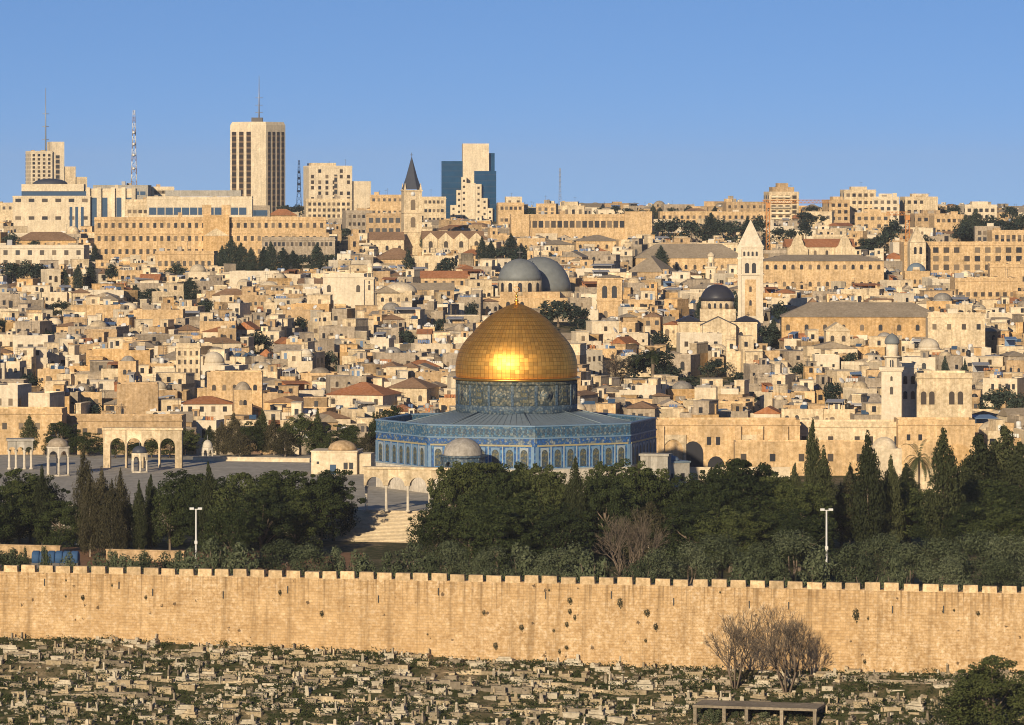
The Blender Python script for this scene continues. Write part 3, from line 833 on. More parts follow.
def proto_cypress(rng, w=1.0, loose=0.0):
    cr, tr = MB(), MB()
    limb(tr, (0, 0, -.5), (0, 0, 6), .22, .08, rng)
    for i in range(60):
        z = 1.1 + 8.5 * (i / 59)
        f = (z - 1.1) / 8.9
        r = 2.9 * w * (math.sin(math.pi * min(1, f * .92 + .14)) ** .75) * (1 - f * .35) + .12
        for k in range(3 if f < .8 else 1):
            a = rng.uniform(0, 6.28); q = r * rng.uniform(.45, .85 + loose)
            clump(cr, (q * math.cos(a), q * math.sin(a), z + rng.uniform(-.3, .3)), .35 + r * .40, .55 + loose, 60, .17, rng)
    return cr, tr
def proto_olive(rng):
    cr, tr = MB(), MB()
    for k in range(3): limb(tr, (rng.uniform(-.2, .2), 0, -.5), (rng.uniform(-1.6, 1.6), rng.uniform(-1, 1), 5), .2, .07, rng)
    for i in range(22):
        a = rng.uniform(0, 6.28); e = rng.uniform(-.5, 1.5); q = rng.uniform(.5, 1)
        c = (3.7 * q * math.cos(a) * math.cos(e), 3.7 * q * math.sin(a) * math.cos(e), 4.8 + 3.9 * q * math.sin(e))
        rr = rng.uniform(1.0, 1.9)
        clump(cr, c, rr, rr * .9, 230, .17, rng)
    return cr, tr
def proto_shrub(rng):
    cr, tr = MB(), MB()
    for k in range(4): limb(tr, (0, 0, -.5), (rng.uniform(-2.5, 2.5), rng.uniform(-2, 2), 5), .16, .06, rng)
    for i in range(18):
        a = rng.uniform(0, 6.28); q = rng.uniform(.1, 1)
        c = (3.8 * q * math.cos(a), 3.8 * q * math.sin(a), rng.uniform(1.0, 8.2 - 4.5 * q))
        rr = rng.uniform(1.1, 2.0)
        clump(cr, c, rr, rr, 120, .30, rng)
    return cr, tr
def proto_far(rng):
    cr, tr = MB(), MB()
    limb(tr, (0, 0, -.5), (0, 0, 5), .3, .12, rng)
    for i in range(18):
        a = rng.uniform(0, 6.28); e = rng.uniform(-.7, 1.5); q = rng.uniform(.4, 1)
        c = (3.6 * q * math.cos(a) * math.cos(e), 3.6 * q * math.sin(a) * math.cos(e), 5.2 + 3.7 * q * math.sin(e))
        rr = rng.uniform(1.0, 1.8)
        clump(cr, c, rr, rr, 60, .42, rng)
    return cr, tr
def proto_bare(rng, n_main=6, levels=5):
    tr, tw = MB(), MB()
    def grow(p, d, l, r, lev):
        q = p + d * l
        (tr if lev > 2 else tw).tube(p, q, r, r * .7, 5 if lev > 2 else 3)
        if lev == 0: return
        for k in range(rng.choice((2, 3, 3)) if lev > 2 else 4):
            e = (d + Vector((rng.gauss(0, .46), rng.gauss(0, .46), rng.gauss(.14, .26)))).normalized()
            grow(q if k else p + d * l * rng.uniform(.5, .9), e, l * rng.uniform(.62, .85), max(r * .60, .014), lev - 1)
    for k in range(n_main):
        a = 6.28 * k / n_main + rng.uniform(-.4, .4)
        grow(Vector((.15 * math.cos(a), .15 * math.sin(a), -.3)), Vector((.38 * math.cos(a), .38 * math.sin(a), 1)).normalized(), 2.9, .16, levels)
    return tw, tr
def proto_palm(rng):
    cr, tr = MB(), MB()
    tr.lathe([(.34, -.5), (.28, .5), (.24, 4), (.27, 6.9), (.1, 7.2)], 10)
    for i in range(30):
        a = rng.uniform(0, 6.28); e0 = rng.uniform(-.2, 1.35); L = rng.uniform(3.4, 4.6)
        p = Vector((0, 0, 7)); 
        for k in range(9):
            e = e0 - .17 * k
            d = Vector((math.cos(a) * math.cos(e), math.sin(a) * math.cos(e), math.sin(e)))
            q = p + d * L / 9
            side = d.cross(Vector((0, 0, 1)))
            side = side.normalized() if side.length > 1e-3 else Vector((1, 0, 0))
            up = side.cross(d)
            w = .55 * math.sin(math.pi * (k + 1) / 10.5) + .08
            for s_ in (-1, 1):
                for j in range(2):
                    b0 = p.lerp(q, j * .5); b1 = b0 + d * L / 24
                    tip = b0 + side * s_ * w + d * .28 - up * .22 * w
                    o = len(cr.v)
                    for v in (b0, b1, tip): cr.v.append(tuple(v))
                    cr.f.append((o, o + 1, o + 2)); cr.m.append(0); cr.s.append(False)
            p = q
    return cr, tr

TREE_KINDS = {   # name, category, builder, crown material, trunk material, built height, built width, variants, group
    'pine': ('pine_tree', 'tree', proto_pine, 'pine_leaf', 'bark', 9.4, 10.2, 5, 'dark pines in the garden'),
    'cypress': ('cypress_tree', 'tree', proto_cypress, 'cypress_leaf', 'bark', 9.9, 5.2, 4, 'cypresses'),
    'conifer': ('conifer_tree', 'tree', lambda r: proto_cypress(r, 1.25, .3), 'brown_leaf', 'bark_pale', 9.9, 7.6, 3, 'brownish conifers'),
    'olive': ('olive_tree', 'tree', proto_olive, 'olive_leaf', 'bark', 9.8, 10.0, 4, 'grey green trees behind the wall'),
    'shrub': ('leafy_shrub', 'shrub', proto_shrub, 'olive_leaf', 'bark', 8.6, 10.0, 3, 'shrubs'),
    'far': ('broad_tree', 'tree', proto_far, 'far_leaf', 'bark', 9.6, 9.8, 3, 'trees among the houses'),
    'farcyp': ('cypress_tree', 'tree', proto_cypress, 'far_leaf', 'bark', 9.9, 5.2, 3, 'cypresses'),
    'bare': ('bare_tree', 'tree', proto_bare, 'twig', 'bark', 9.6, 11, 3, 'bare winter trees'),
    'palm': ('palm_tree', 'tree', proto_palm, 'palm_leaf', 'bark', 9.6, 8.4, 2, 'palms'),
}
TREE_MESH = {}
rt = random.Random(77)
def tree(kind, px, ytop, w_px, Y, head=None, label=None, z0=None, var=None):
    name, cat, fn, cm, tm, bh, bw, nv, grp = TREE_KINDS[kind]
    var = rt.randrange(nv) if var is None else var
    key = (kind, var)
    if key not in TREE_MESH:
        cr, tr = fn(random.Random(1000 + var * 17 + len(kind)))
        bh_ = max(p[2] for p in cr.v)
        wx = np.percentile(np.abs(np.array([p[0] for p in cr.v])), 97)
        TREE_MESH[key] = (cr.mesh('crown', cm), tr.mesh('trunk', tm), bh_, 2 * wx)
    cme, tme, bh, bw = TREE_MESH[key]
    x = XX(px, Y); z = ground_at(x, Y) if z0 is None else z0
    if z0 is None and PF(x) + 1 < Y < 895.5 and x < 30: z = 0.0
    H = ZZ(ytop, Y) - z; W = w_px / S(Y) * (1.4 if kind == 'cypress' else 1.25 if kind == 'conifer' else 1.3 if kind == 'farcyp' else 1.3 if kind == 'far' else 1.12 if kind == 'pine' else 1.0)
    t = thing(name, label, cat, (x, Y, z), rt.uniform(0, 6.28), grp)
    sc = (W / bw, W / bw, H / bh)
    put('trunk', tme, t, (0, 0, 0), 0, sc)
    put('twigs' if kind == 'bare' else 'crown', cme, t, (0, 0, 0), 0, sc)
    if Y > 915 or Y > 860 and px < 400:
        base = PY(z, Y); yb = min(base, ytop + (40 if kind in ('bare', 'palm') or w_px > 20 else 30 if kind == 'farcyp' else 24))
        PROTECT.append((px - w_px * .5, px + w_px * .5, yb, Y)); OCC.append((px - w_px * .25, px + w_px * .25, ytop + 3, yb, Y))
    if not label: ITEMS.append((t, kind, head or {'pine': 'dark broad pine', 'cypress': 'slim dark cypress', 'conifer': 'brownish feathery conifer', 'olive': 'grey green olive tree', 'shrub': 'leafy green shrub',
                               'far': 'dark leafy tree', 'farcyp': 'dark narrow cypress', 'bare': 'leafless grey tree', 'palm': 'feathery palm'}[kind], px, (ytop + min(PY(z, Y), ytop + 40)) / 2))
    return t

# the garden below the terrace (left to right)
for px, yt, w, Y in [(8, 468, 56, 688), (40, 474, 44, 700), (-14, 480, 40, 672), (182, 469, 56, 692), (170, 482, 40, 672), (222, 476, 40, 700), (245, 471, 56, 688), (282, 469, 60, 714), (308, 474, 44, 714),
                     (334, 468, 44, 724), (262, 490, 50, 680), (296, 496, 44, 690), (457, 460, 48, 694), (474, 462, 50, 698), (500, 463, 62, 690), (535, 465, 62, 690), (520, 492, 70, 672), (470, 494, 70, 672),
                     (436, 500, 44, 676), (628, 458, 62, 692), (606, 476, 46, 684), (590, 495, 44, 690), (662, 480, 54, 696), (694, 479, 56, 690), (745, 457, 72, 696), (716, 474, 54, 684), (778, 474, 44, 694),
                     (806, 481, 56, 690), (770, 497, 60, 676), (690, 505, 66, 668), (842, 492, 40, 694), (908, 482, 66, 688), (940, 490, 50, 680), (985, 478, 60, 690), (1012, 484, 60, 686), (880, 503, 44, 684), (60, 500, 44, 676), (128, 500, 36, 690), (20, 505, 50, 690), (205, 500, 50, 668), (962, 500, 50, 672)]:
    tree('pine', px, yt, w, Y + (26 if px < 235 else 20 if px > 835 else 0))
for px, yt, w, Y in [(515, 461, 44, 706), (540, 463, 44, 706), (560, 472, 40, 704), (598, 464, 40, 704), (470, 461, 50, 705), (492, 461, 50, 706), (520, 463, 50, 704), (548, 474, 40, 702), (606, 461, 50, 700), (645, 460, 50, 704), (672, 474, 50, 700), (705, 470, 50, 700), (730, 460, 50, 704), (760, 462, 50, 704), (30, 476, 50, 706), (195, 474, 50, 704), (265, 474, 50, 704), (322, 478, 44, 716),
                     (120, 884, 20, 870), (2, 492, 50, 690), (232, 500, 50, 668), (498, 505, 60, 660), (560, 502, 60, 664), (730, 505, 60, 664), (800, 508, 60, 666), (1000, 500, 60, 670)]:
    if yt < 800: tree('pine', px, yt, w, Y + (14 if px < 200 else 0))
for px, yt, w, Y in [(84, 443, 17, 706), (102, 465, 24, 700), (120, 467, 20, 698), (112, 478, 22, 690), (560, 478, 24, 700), (850, 470, 30, 715), (90, 470, 20, 692), (650, 500, 40, 672)]:
    tree('conifer', px, yt, w, Y)
for px, yt, w, Y in [(42, 464, 13, 706), (575, 455, 15, 682), (139, 479, 10, 694), (151, 473, 11, 700), (208, 460, 12, 690), (813, 417, 14, 708), (824, 444, 17, 706), (867, 429, 22, 694), (891, 454, 16, 700), (944, 426, 25, 692),
                     (980, 432, 32, 736), (1004, 424, 32, 740), (1020, 440, 26, 730), (907, 462, 20, 735), (964, 460, 20, 735), (850, 462, 14, 735), (795, 462, 12, 735)]:
    tree('cypress', px, yt, w, Y)
for px, yt, w, Y in [(2, 548, 44, 632), (26, 545, 12, 640), (44, 543, 12, 640), (104, 552, 30, 630), (150, 552, 30, 628), (125, 553, 26, 632), (170, 551, 28, 634), (66, 551, 20, 634), (140, 550, 24, 650), (112, 549, 20, 655), (180, 549, 26, 650), (14, 547, 24, 655), (196, 546, 36, 628), (214, 535, 34, 640), (245, 540, 40, 630), (278, 538, 46, 636), (308, 542, 44, 626), (334, 545, 36, 630),
                     (358, 549, 34, 624), (388, 550, 34, 622), (415, 540, 40, 628), (452, 540, 48, 630), (488, 545, 44, 622), (520, 542, 40, 628), (552, 547, 44, 620), (570, 540, 40, 632), (590, 548, 40, 618),
                     (655, 545, 44, 618), (690, 540, 50, 624), (722, 532, 56, 632), (760, 540, 50, 620), (792, 528, 54, 634), (812, 545, 40, 614), (850, 540, 50, 618), (880, 530, 56, 628), (912, 540, 50, 614),
                     (945, 535, 56, 612), (978, 528, 60, 622), (1010, 532, 56, 612), (740, 552, 40, 606), (866, 553, 40, 602), (898, 552, 36, 600), (430, 553, 36, 616), (950, 555, 50, 596), (1000, 556, 50, 592), (640, 556, 30, 606), (775, 554, 40, 602)]:
    tree('olive' if w > 40 else 'shrub', px, yt, w, Y)
tree('bare', 628, 505, 82, 622, label='large leafless grey tree with a fan of twigs just behind the wall')
tree('palm', 919, 440, 26, 760, head='feathery palm')
# on the terrace and at its back
for kind, px, yt, w, Y in [('cypress', 29, 414, 12, 893), ('pine', 62, 421, 34, 893), ('pine', 115, 438, 22, 884), ('pine', 134, 442, 20, 884), ('pine', 152, 438, 22, 884), ('pine', 170, 434, 26, 884), ('pine', 88, 432, 28, 890), ('pine', 184, 428, 26, 893), ('conifer', 222, 421, 16, 893), ('conifer', 234, 412, 17, 895), ('pine', 250, 421, 24, 893),
                           ('cypress', 262, 408, 10, 895), ('conifer', 274, 416, 18, 893), ('pine', 300, 413, 34, 893), ('pine', 322, 424, 24, 890), ('cypress', 318, 407, 9, 896), ('pine', 347, 424, 32, 893),
                           ('conifer', 366, 432, 14, 880), ('pine', 392, 405, 34, 905), ('pine', 376, 411, 16, 905), ('conifer', 240, 430, 20, 888), ('conifer', 285, 428, 20, 888), ('cypress', 210, 425, 9, 893)]:
    tree(kind, px, yt, w, Y)
# before the long wall
def cem_tree(kind, px, ybase, ytop, w, label, var=None):
    k = (px - 512) / F
    y = 560.0
    for _ in range(30):
        z = ground_at(k * y, y); y += (PY(z, y) - ybase) * .35
    return tree(kind, px, ytop, w, y, label=label, var=var)
cem_tree('bare', 735, 690, 605, 52, 'slender leafless tree with forked trunk against the city wall', 1)
cem_tree('bare', 787, 695, 602, 72, 'wide many-stemmed leafless tree against the city wall', 2)
cem_tree('pine', 990, 738, 656, 74, 'dense dark green bush at the lower right corner of the cemetery')
cem_tree('pine', 958, 732, 684, 34, 'smaller green bush leaning on the dense corner bush')
# among the houses
for kind, px, yt, w, Y in [('far', 13, 262, 16, 1480), ('far', 27, 259, 15, 1480), ('far', 38, 263, 12, 1480), ('farcyp', 64, 268, 8, 1450), ('farcyp', 78, 264, 9, 1450), ('farcyp', 91, 262, 9, 1460), ('farcyp', 95, 244, 6, 1600), ('far', 34, 240, 10, 1650), ('far', 12, 232, 14, 1700),
                           ('far', 140, 240, 10, 1690), ('far', 150, 238, 14, 1690), ('farcyp', 190, 277, 13, 1400), ('farcyp', 136, 284, 9, 1380), ('far', 152, 288, 14, 1380), ('farcyp', 222, 245, 9, 1560), ('farcyp', 231, 237, 13, 1560), ('farcyp', 241, 242, 11, 1560), ('farcyp', 251, 247, 9, 1560),
                           ('farcyp', 264, 246, 9, 1560), ('farcyp', 271, 241, 10, 1560), ('farcyp', 283, 247, 11, 1560), ('farcyp', 293, 250, 11, 1560), ('far', 303, 254, 14, 1560), ('farcyp', 317, 242, 10, 1560), ('far', 331, 254, 12, 1560), ('far', 112, 262, 12, 1480), ('far', 176, 262, 16, 1500),
                           ('far', 446, 257, 14, 1470), ('farcyp', 482, 236, 8, 1620), ('farcyp', 491, 240, 9, 1600), ('far', 502, 246, 14, 1600), ('farcyp', 511, 233, 10, 1640), ('far', 520, 246, 12, 1600), ('farcyp', 661, 245, 12, 1540), ('far', 558, 300, 26, 1285), ('far', 578, 306, 18, 1280), ('far', 540, 306, 20, 1290),
                           ('far', 660, 218, 14, 1800), ('far', 675, 217, 18, 1780), ('far', 692, 220, 16, 1780), ('farcyp', 711, 212, 14, 1780), ('far', 722, 218, 18, 1780), ('far', 735, 220, 16, 1770), ('farcyp', 747, 216, 10, 1780), ('far', 759, 214, 14, 1770), ('farcyp', 653, 205, 6, 2200), ('far', 780, 226, 14, 1800), ('far', 791, 228, 14, 1790), ('far', 806, 222, 10, 1850),
                           ('far', 807, 212, 14, 2000), ('far', 820, 214, 10, 2000), ('far', 868, 238, 14, 1690), ('far', 880, 234, 14, 1690), ('far', 894, 217, 18, 1740), ('far', 888, 230, 16, 1690), ('far', 925, 234, 12, 1690),
                           ('far', 953, 209, 16, 1860), ('farcyp', 966, 214, 12, 1790), ('farcyp', 976, 208, 14, 1790), ('far', 990, 214, 18, 1790), ('far', 1006, 220, 18, 1790), ('far', 1017, 212, 16, 1860), ('far', 960, 222, 16, 1780), ('far', 1000, 226, 18, 1770), ('far', 690, 205, 8, 2300), ('far', 672, 207, 8, 2300), ('far', 778, 205, 10, 2300), ('far', 642, 209, 9, 2300),
                           ('far', 284, 205, 12, 2250), ('far', 298, 204, 12, 2250), ('far', 545, 205, 12, 2250), ('far', 515, 206, 14, 2200), ('far', 529, 207, 10, 2250), ('far', 565, 208, 12, 2200), ('farcyp', 700, 296, 8, 1240), ('far', 718, 358, 16, 1105), ('far', 708, 362, 12, 1100), ('far', 740, 372, 14, 1080),
                           ('farcyp', 878, 309, 9, 1190), ('far', 992, 388, 16, 1000), ('far', 1006, 385, 20, 1000), ('far', 1018, 390, 16, 995), ('far', 965, 366, 10, 1030), ('far', 634, 354, 24, 1082), ('far', 652, 350, 34, 1084), ('far', 662, 362, 18, 1080), ('farcyp', 965, 358, 7, 1040),
                           ('farcyp', 945, 355, 8, 1040), ('far', 832, 382, 14, 1020), ('far', 408, 247, 8, 1500), ('far', 1, 318, 10, 1250), ('far', 425, 233, 8, 1700), ('far', 380, 222, 14, 1900), ('far', 346, 228, 12, 1850), ('far', 735, 290, 14, 1270), ('farcyp', 773, 318, 10, 1195), ('far', 770, 325, 16, 1190), ('far', 780, 300, 14, 1240), ('far', 545, 322, 18, 1200), ('far', 585, 318, 16, 1240), ('far', 60, 300, 14, 1330), ('far', 48, 330, 12, 1180), ('far', 258, 330, 16, 1160), ('far', 300, 316, 12, 1220), ('far', 470, 300, 12, 1270), ('far', 440, 318, 10, 1220), ('far', 205, 300, 12, 1330), ('farcyp', 350, 306, 8, 1290), ('far', 690, 375, 16, 1075), ('far', 760, 392, 14, 1020), ('far', 660, 330, 14, 1160), ('far', 850, 352, 12, 1100), ('far', 800, 362, 14, 1080), ('far', 30, 372, 14, 1040), ('far', 90, 400, 18, 960), ('far', 330, 350, 12, 1100), ('far', 408, 330, 12, 1180),
                           ('far', 600, 206, 10, 2250), ('far', 615, 205, 8, 2280), ('far', 628, 208, 9, 2250), ('far', 812, 205, 12, 2250), ('far', 826, 206, 10, 2250), ('far', 943, 205, 14, 2150), ('far', 955, 204, 10, 2200), ('far', 1010, 206, 12, 2150), ('farcyp', 660, 207, 6, 2250), ('farcyp', 715, 206, 6, 2280)]:
    tree(kind, px, yt, w, Y)
tree('bare', 618, 350, 36, 1075, label='reddish leafless tree among the houses right of the golden dome')
tree('palm', 653, 344, 40, 1078, label='shaggy palm beside a leafless tree right of the golden dome')
# ================================================================ THE BUILDINGS ONE CAN TELL APART
def bld(name, label, cat, px0, px1, ytop, ybase, Y, mat, depth=12, rot=0.0, rows=0, cols=0, win=(1.1, 1.7), arched=False, roof='flat', roof_mat='roofing', pane='pane_brown', roof_h=3.0,
        phrase=None, side_cols=0, z_lo=1.2, z_hi=1.2, skip=0.0, land=True, parapet=0.7, margin=1.2, land_name=None, seed=3, cornice=True):
    s = S(Y); w = (px1 - px0) / s / max(.5, math.cos(rot)); x = XX((px0 + px1) / 2, Y)
    zt = ZZ(ytop, Y); zb = ZZ(ybase, Y)
    H = zt - zb
    if roof in ('hip', 'gable'): H -= roof_h
    t = thing(name, label, cat, (x, Y, zb), rot)
    t['w'] = w; t['h'] = H
    m = MB(); m.box(-w / 2, 0, -14, w / 2, depth, H)
    if roof == 'flat' and parapet:
        m.box(-w / 2, 0, H + .002, w / 2, .35, H + parapet); m.box(-w / 2, depth - .35, H + .002, w / 2, depth, H + parapet)
        m.box(-w / 2, .352, H + .002, -w / 2 + .35, depth - .352, H + parapet); m.box(w / 2 - .35, .352, H + .002, w / 2, depth - .352, H + parapet)
    m.build('wall', mat, t)
    if roof == 'flat':
        m = MB(); m.box(-w / 2 + .36, .36, H + .001, w / 2 - .36, depth - .36, H + .12); m.build('roof', roof_mat, t)
        if cornice and H > 7:
            m = MB(); m.box(-w / 2 - .2, -.22, H - .5, w / 2 + .2, -.002, H - .15); m.build('cornice', mat, t)
    elif roof == 'hip':
        m = MB(); m.hip(w, depth, H + .01, roof_h, .45, 0, 0, depth / 2); m.build('roof', roof_mat, t)
    elif roof == 'gable':
        m = MB(); m.gable(w, depth, H + .01, roof_h, .3, 0, 0, depth / 2); m.build('roof', roof_mat, t)
    elif roof == 'gable_front':
        m = MB(); m.gable(w, depth, H + .01, roof_h, .3, 0, 0, depth / 2, 'y'); m.build('roof', roof_mat, t)
        m = MB(); m.gable(w - .3, .3, H + .005, roof_h - .35, 0, 0, 0, -.05, 'y'); m.build('gable_wall', mat, t)
    rg = random.Random(seed + int(px0 * 7))
    if roof == 'flat' and land_name is None and not parapet == 0 and Y > 1000:
        for _ in range(rg.randint(1, 4) if w > 8 else rg.randint(0, 2)):
            x_, y_, b_ = rg.uniform(-w / 2 + 1.5, w / 2 - 1.5), rg.uniform(1.6, depth - 1.6), rg.uniform(.7, 1.5)
            if rg.random() < .6:
                m = MB(); m.box(x_ - b_, y_ - 1, H + .121, x_ + b_, y_ + 1, H + rg.uniform(1.0, 2.6)); m.build('roof_block', rg.choice([mat, 'white', 'greyish', 'tin', 'tan']), t)
            else:
                hh = rg.uniform(2, 5); m = MB(); m.tube((x_, y_, H), (x_, y_, H + hh), .07, n=4); m.tube((x_ - .8, y_, H + hh - .4), (x_ + .8, y_, H + hh - .4), .05, n=4); m.build('aerial', 'metal_dark', t)
    if rows and cols:
        zs = [z_lo + (H - z_lo - z_hi - win[1]) * (i / (rows - 1) if rows > 1 else .5) for i in range(rows)]
        xs = [-w / 2 + margin + win[0] / 2 + (w - 2 * margin - win[0]) * (i / (cols - 1) if cols > 1 else .5) for i in range(cols)]
        face_windows(t, zs, xs, win[0], win[1], 0, arched, pane, skip=skip, rng=rg)
        if side_cols:
            ys = [1.5 + (depth - 3) * (i / max(1, side_cols - 1)) for i in range(side_cols)]
            face_windows(t, zs, ys, win[0], win[1], 0, arched, pane, side=(w / 2 if rot <= 0 else -w / 2) if abs(rot) > .01 else w / 2)
    note(phrase or name, px0, px1, ytop, ybase, Y, land and phrase is not None)
    return t

def extra(t, nm, mat, fn, loc=None, rz=None):
    m = MB(); fn(m); return m.build(nm, mat, t, loc, rz)

# ---------------- the air between the hill and the far ridge
hz = MB(); hz.box(-6400, -260, -95, 6400, 8400, 135)
hm = bpy.data.materials.new('morning_haze'); hm.use_nodes = True
hm.node_tree.nodes.remove(hm.node_tree.nodes['Principled BSDF'])
hv = hm.node_tree.nodes.new('ShaderNodeVolumePrincipled')
hv.inputs['Color'].default_value = (0.90, 0.93, 1.0, 1); hv.inputs['Density'].default_value = 0.00004
hm.node_tree.links.new(hv.outputs[0], hm.node_tree.nodes['Material Output'].inputs['Volume'])
MATS['morning_haze'] = hm
tag(hz.build('haze', 'morning_haze'), kind='stuff')
# ---------------- skyline, left
Y = 2650
t = bld('hotel_tower', 'slim cream hotel tower with stepped shoulder and balconies at the far left skyline', 'tower', 31, 52, 152, 195, Y, 'pale', 16, R(18), 10, 4, (1.6, 1.6), phrase='the stepped hotel tower', side_cols=3)
w = t['w']
extra(t, 'core', 'pale', lambda m: m.box(w / 2 + .01, 2, -10, w / 2 + 8, 16, t['h'] + 6.5))
extra(t, 'wing', 'cream', lambda m: m.box(w / 2 + 8.01, 3, -10, w / 2 + 15.5, 16, t['h'] - 9))
extra(t, 'wing', 'cream', lambda m: m.box(w / 2 + 15.51, 4, -10, w / 2 + 23, 16, t['h'] - 15.5))
extra(t, 'window_strip', 'storeys_dark', lambda m: m.box(w / 2 + 2.5, 1.9, -8, w / 2 + 5, 2.0, t['h'] - 2))
extra(t, 'antenna', 'metal_grey', lambda m: (m.tube((w / 2 - 3, 6, t['h']), (w / 2 - 3, 6, t['h'] + 40), .5, .15), [m.tube((w / 2 - 5, 6, t['h'] + 8 * k), (w / 2 - 1, 6, t['h'] + 8 * k), .2) for k in range(1, 4)]))
Y = 1950
t = bld('office_block', 'large cream office block with a shallow dark dome and a glazed top storey at left', 'building', 13, 90, 196, 240, Y, 'pale', 30, R(4), 3, 6, (2.6, 1.6), phrase='the cream office block', parapet=0)
w, h = t['w'], t['h']
extra(t, 'glazed_storey', 'pane_blue', lambda m: m.box(-w / 2 + 4, 1, h + .01, w / 2 - 1, 28, h + 2.2))
extra(t, 'top_storey', 'pale', lambda m: m.box(-w / 2 + 4, .6, h + 2.21, w / 2 - 3, 28, h + 5.5))
extra(t, 'roof_dome', 'slate', lambda m: m.dome(8, h + 5.5, 2.6, 24, -1, 12))
extra(t, 'tall_window', 'pane_blue', lambda m: [m.box(w / 2 - 9.5 + 2.6 * k, -.1, 2, w / 2 - 8.2 + 2.6 * k, 0, h - 5) for k in range(3)])
t = bld('office_block', 'pale pillared block with tall dark windows beside the cream office block', 'building', 86, 136, 190, 240, Y + 4, 'pale', 24, R(4), phrase='the pillared block')
w, h = t['w'], t['h']
extra(t, 'tall_window', 'pane_blue', lambda m: [m.box(-w / 2 + x, -.12, h * .28, -w / 2 + x + b, -.01, h - 3.5) for x, b in ((2, 3), (7.5, 2.4), (14, 2.4), (18, 3))])
extra(t, 'pier', 'pale', lambda m: [m.box(-w / 2 + x, -1.4, -10, -w / 2 + x + 1.8, -.13, h + 1.2) for x in (.2, 5.3, 11.5, 16.4, 21)])
bld('flat_building', 'flat dark glazed block peeping over the pillared block', 'building', 93, 148, 186.5, 200, 2060, 'concrete', 20, 0, 1, 8, (2.6, 1.8), pane='pane_blue')
bld('flat_building', 'stepped pale block right of the lattice mast', 'building', 152, 174, 188, 215, 2080, 'pale', 16, R(10), 2, 5, (1.6, 1.6))
bld('flat_building', 'small pale block with dark windows below the lattice mast', 'building', 125, 150, 201, 222, 1900, 'cream', 14, R(5), 1, 4, (1.6, 1.6))
t = bld('long_block', 'long low pale block with a ribbon of dark windows under the lattice mast', 'building', 147, 252, 198, 226, 1870, 'pale', 16, R(2), phrase='the ribbon windowed block')
w, h = t['w'], t['h']
extra(t, 'ribbon_window', 'pane_blue', lambda m: [m.box(-w / 2 + 1 + k * 3.6, -.1, h * .40, -w / 2 + 4.2 + k * 3.6, -.01, h * .66) for k in range(12)])
extra(t, 'upper_storey', 'concrete', lambda m: m.box(-w / 2 + 8, 3, h + .8, w / 2 - 5, 14, h + 3.4))
Y = 1640
t = bld('pilgrim_hostel', 'very long honey stone hostel with rows of small windows and twin corner towers', 'building', 95, 326, 219, 263, Y, 'honey', 22, R(3), 3, 33, (1.2, 1.9), phrase='the long stone hostel', z_lo=3.5, z_hi=1.5)
w, h = t['w'], t['h']
extra(t, 'centre_bay', 'ochre', lambda m: m.box(-w / 2 + 42, -2.5, -10, -w / 2 + 52, -.01, h + 1.5))
extra(t, 'corner_tower', 'honey', lambda m: m.box(-w / 2 + 41.5, -1, h + 1.51, -w / 2 + 45, 3, h + 5.5)); extra(t, 'corner_tower', 'honey', lambda m: m.box(-w / 2 + 49, -1, h + 1.51, -w / 2 + 52.5, 3, h + 5.5))
extra(t, 'pediment', 'cream', lambda m: m.gable(10, .4, h * .62, 3, 0, 0, -w / 2 + 47, -2.7, 'y'))
extra(t, 'stringcourse', 'honey', lambda m: m.box(-w / 2, -.3, h * .66, w / 2, -.06, h * .66 + .4))
bld('long_block', 'grey roofed lower range below the right half of the long hostel', 'building', 262, 335, 239, 262, 1620, 'greyish', 12, R(3), 2, 16, (1.0, 1.5), phrase=None)
bld('stone_house', 'tall tan stone building with small windows under the long stone hostel', 'house', 155, 214, 253, 274, 1570, 'honey', 12, R(-3), 1, 9, (1.2, 2.0))
bld('stone_house', 'long pale garden wall building under the cream office block', 'house', 0, 84, 247, 268, 1600, 'white', 14, R(-3), 2, 7, (1.6, 1.8), phrase='the long pale villa')
bld('red_roof_house', 'wide villa with a brown red hipped roof under the cream office block', 'house', 16, 76, 232, 250, 1720, 'ochre', 12, R(5), 1, 5, (1.2, 1.6), roof='hip', roof_mat='tiles_brown', roof_h=3.4)
bld('stone_house', 'cream house with small dark windows left of the cream office block', 'house', -12, 14, 204, 240, 2150, 'cream', 14, R(-4), 3, 4, (1.4, 1.6))
# ---------------- the twin-faced hotel tower
Y = 2300
sY = S(Y)
t = thing('hotel_tower', 'tall pale hotel tower with dark vertical window strips and a mast on top', 'tower', (XX(256, Y), Y, ZZ(214, Y)))
note('the striped hotel tower', 229, 284, 122, 214, Y)
def q(a, b): return (a / sY, b / sY)
H = ZZ(125, Y) - ZZ(214, Y)
poly = [q(-27, 18), q(-3, 0), q(10, 1.6), q(28, 25.5), q(16, 42), q(-9, 42)]
extra(t, 'wall', 'pale', lambda m: m.prism(poly, -15, H))
extra(t, 'crown_band', 'pale', lambda m: m.prism(poly, H + .01, H + 1.8, top=.93))
extra(t, 'roof_plant', 'metal_dark', lambda m: m.box(-3, 8, H + 1.8, 3, 14, H + 4.2))
strip_mb = MB(); strip_mb.box(-.5, -.25, -6, .5, .0, H - 3.6)
sme = strip_mb.mesh('window_strip', 'storeys_brown')
for (a, b), n_, off in (((poly[0], poly[1]), 3, .2), ((poly[2], poly[3]), 4, .17)):
    for i in range(n_):
        f = off + (1 - 2 * off) * i / (n_ - 1) * 1.06 - .02
        put('window_strip', sme, t, (a[0] + (b[0] - a[0]) * f, a[1] + (b[1] - a[1]) * f, 0), math.atan2(b[1] - a[1], b[0] - a[0]), (3.0 if n_ == 3 else 1.9, 1, 1))
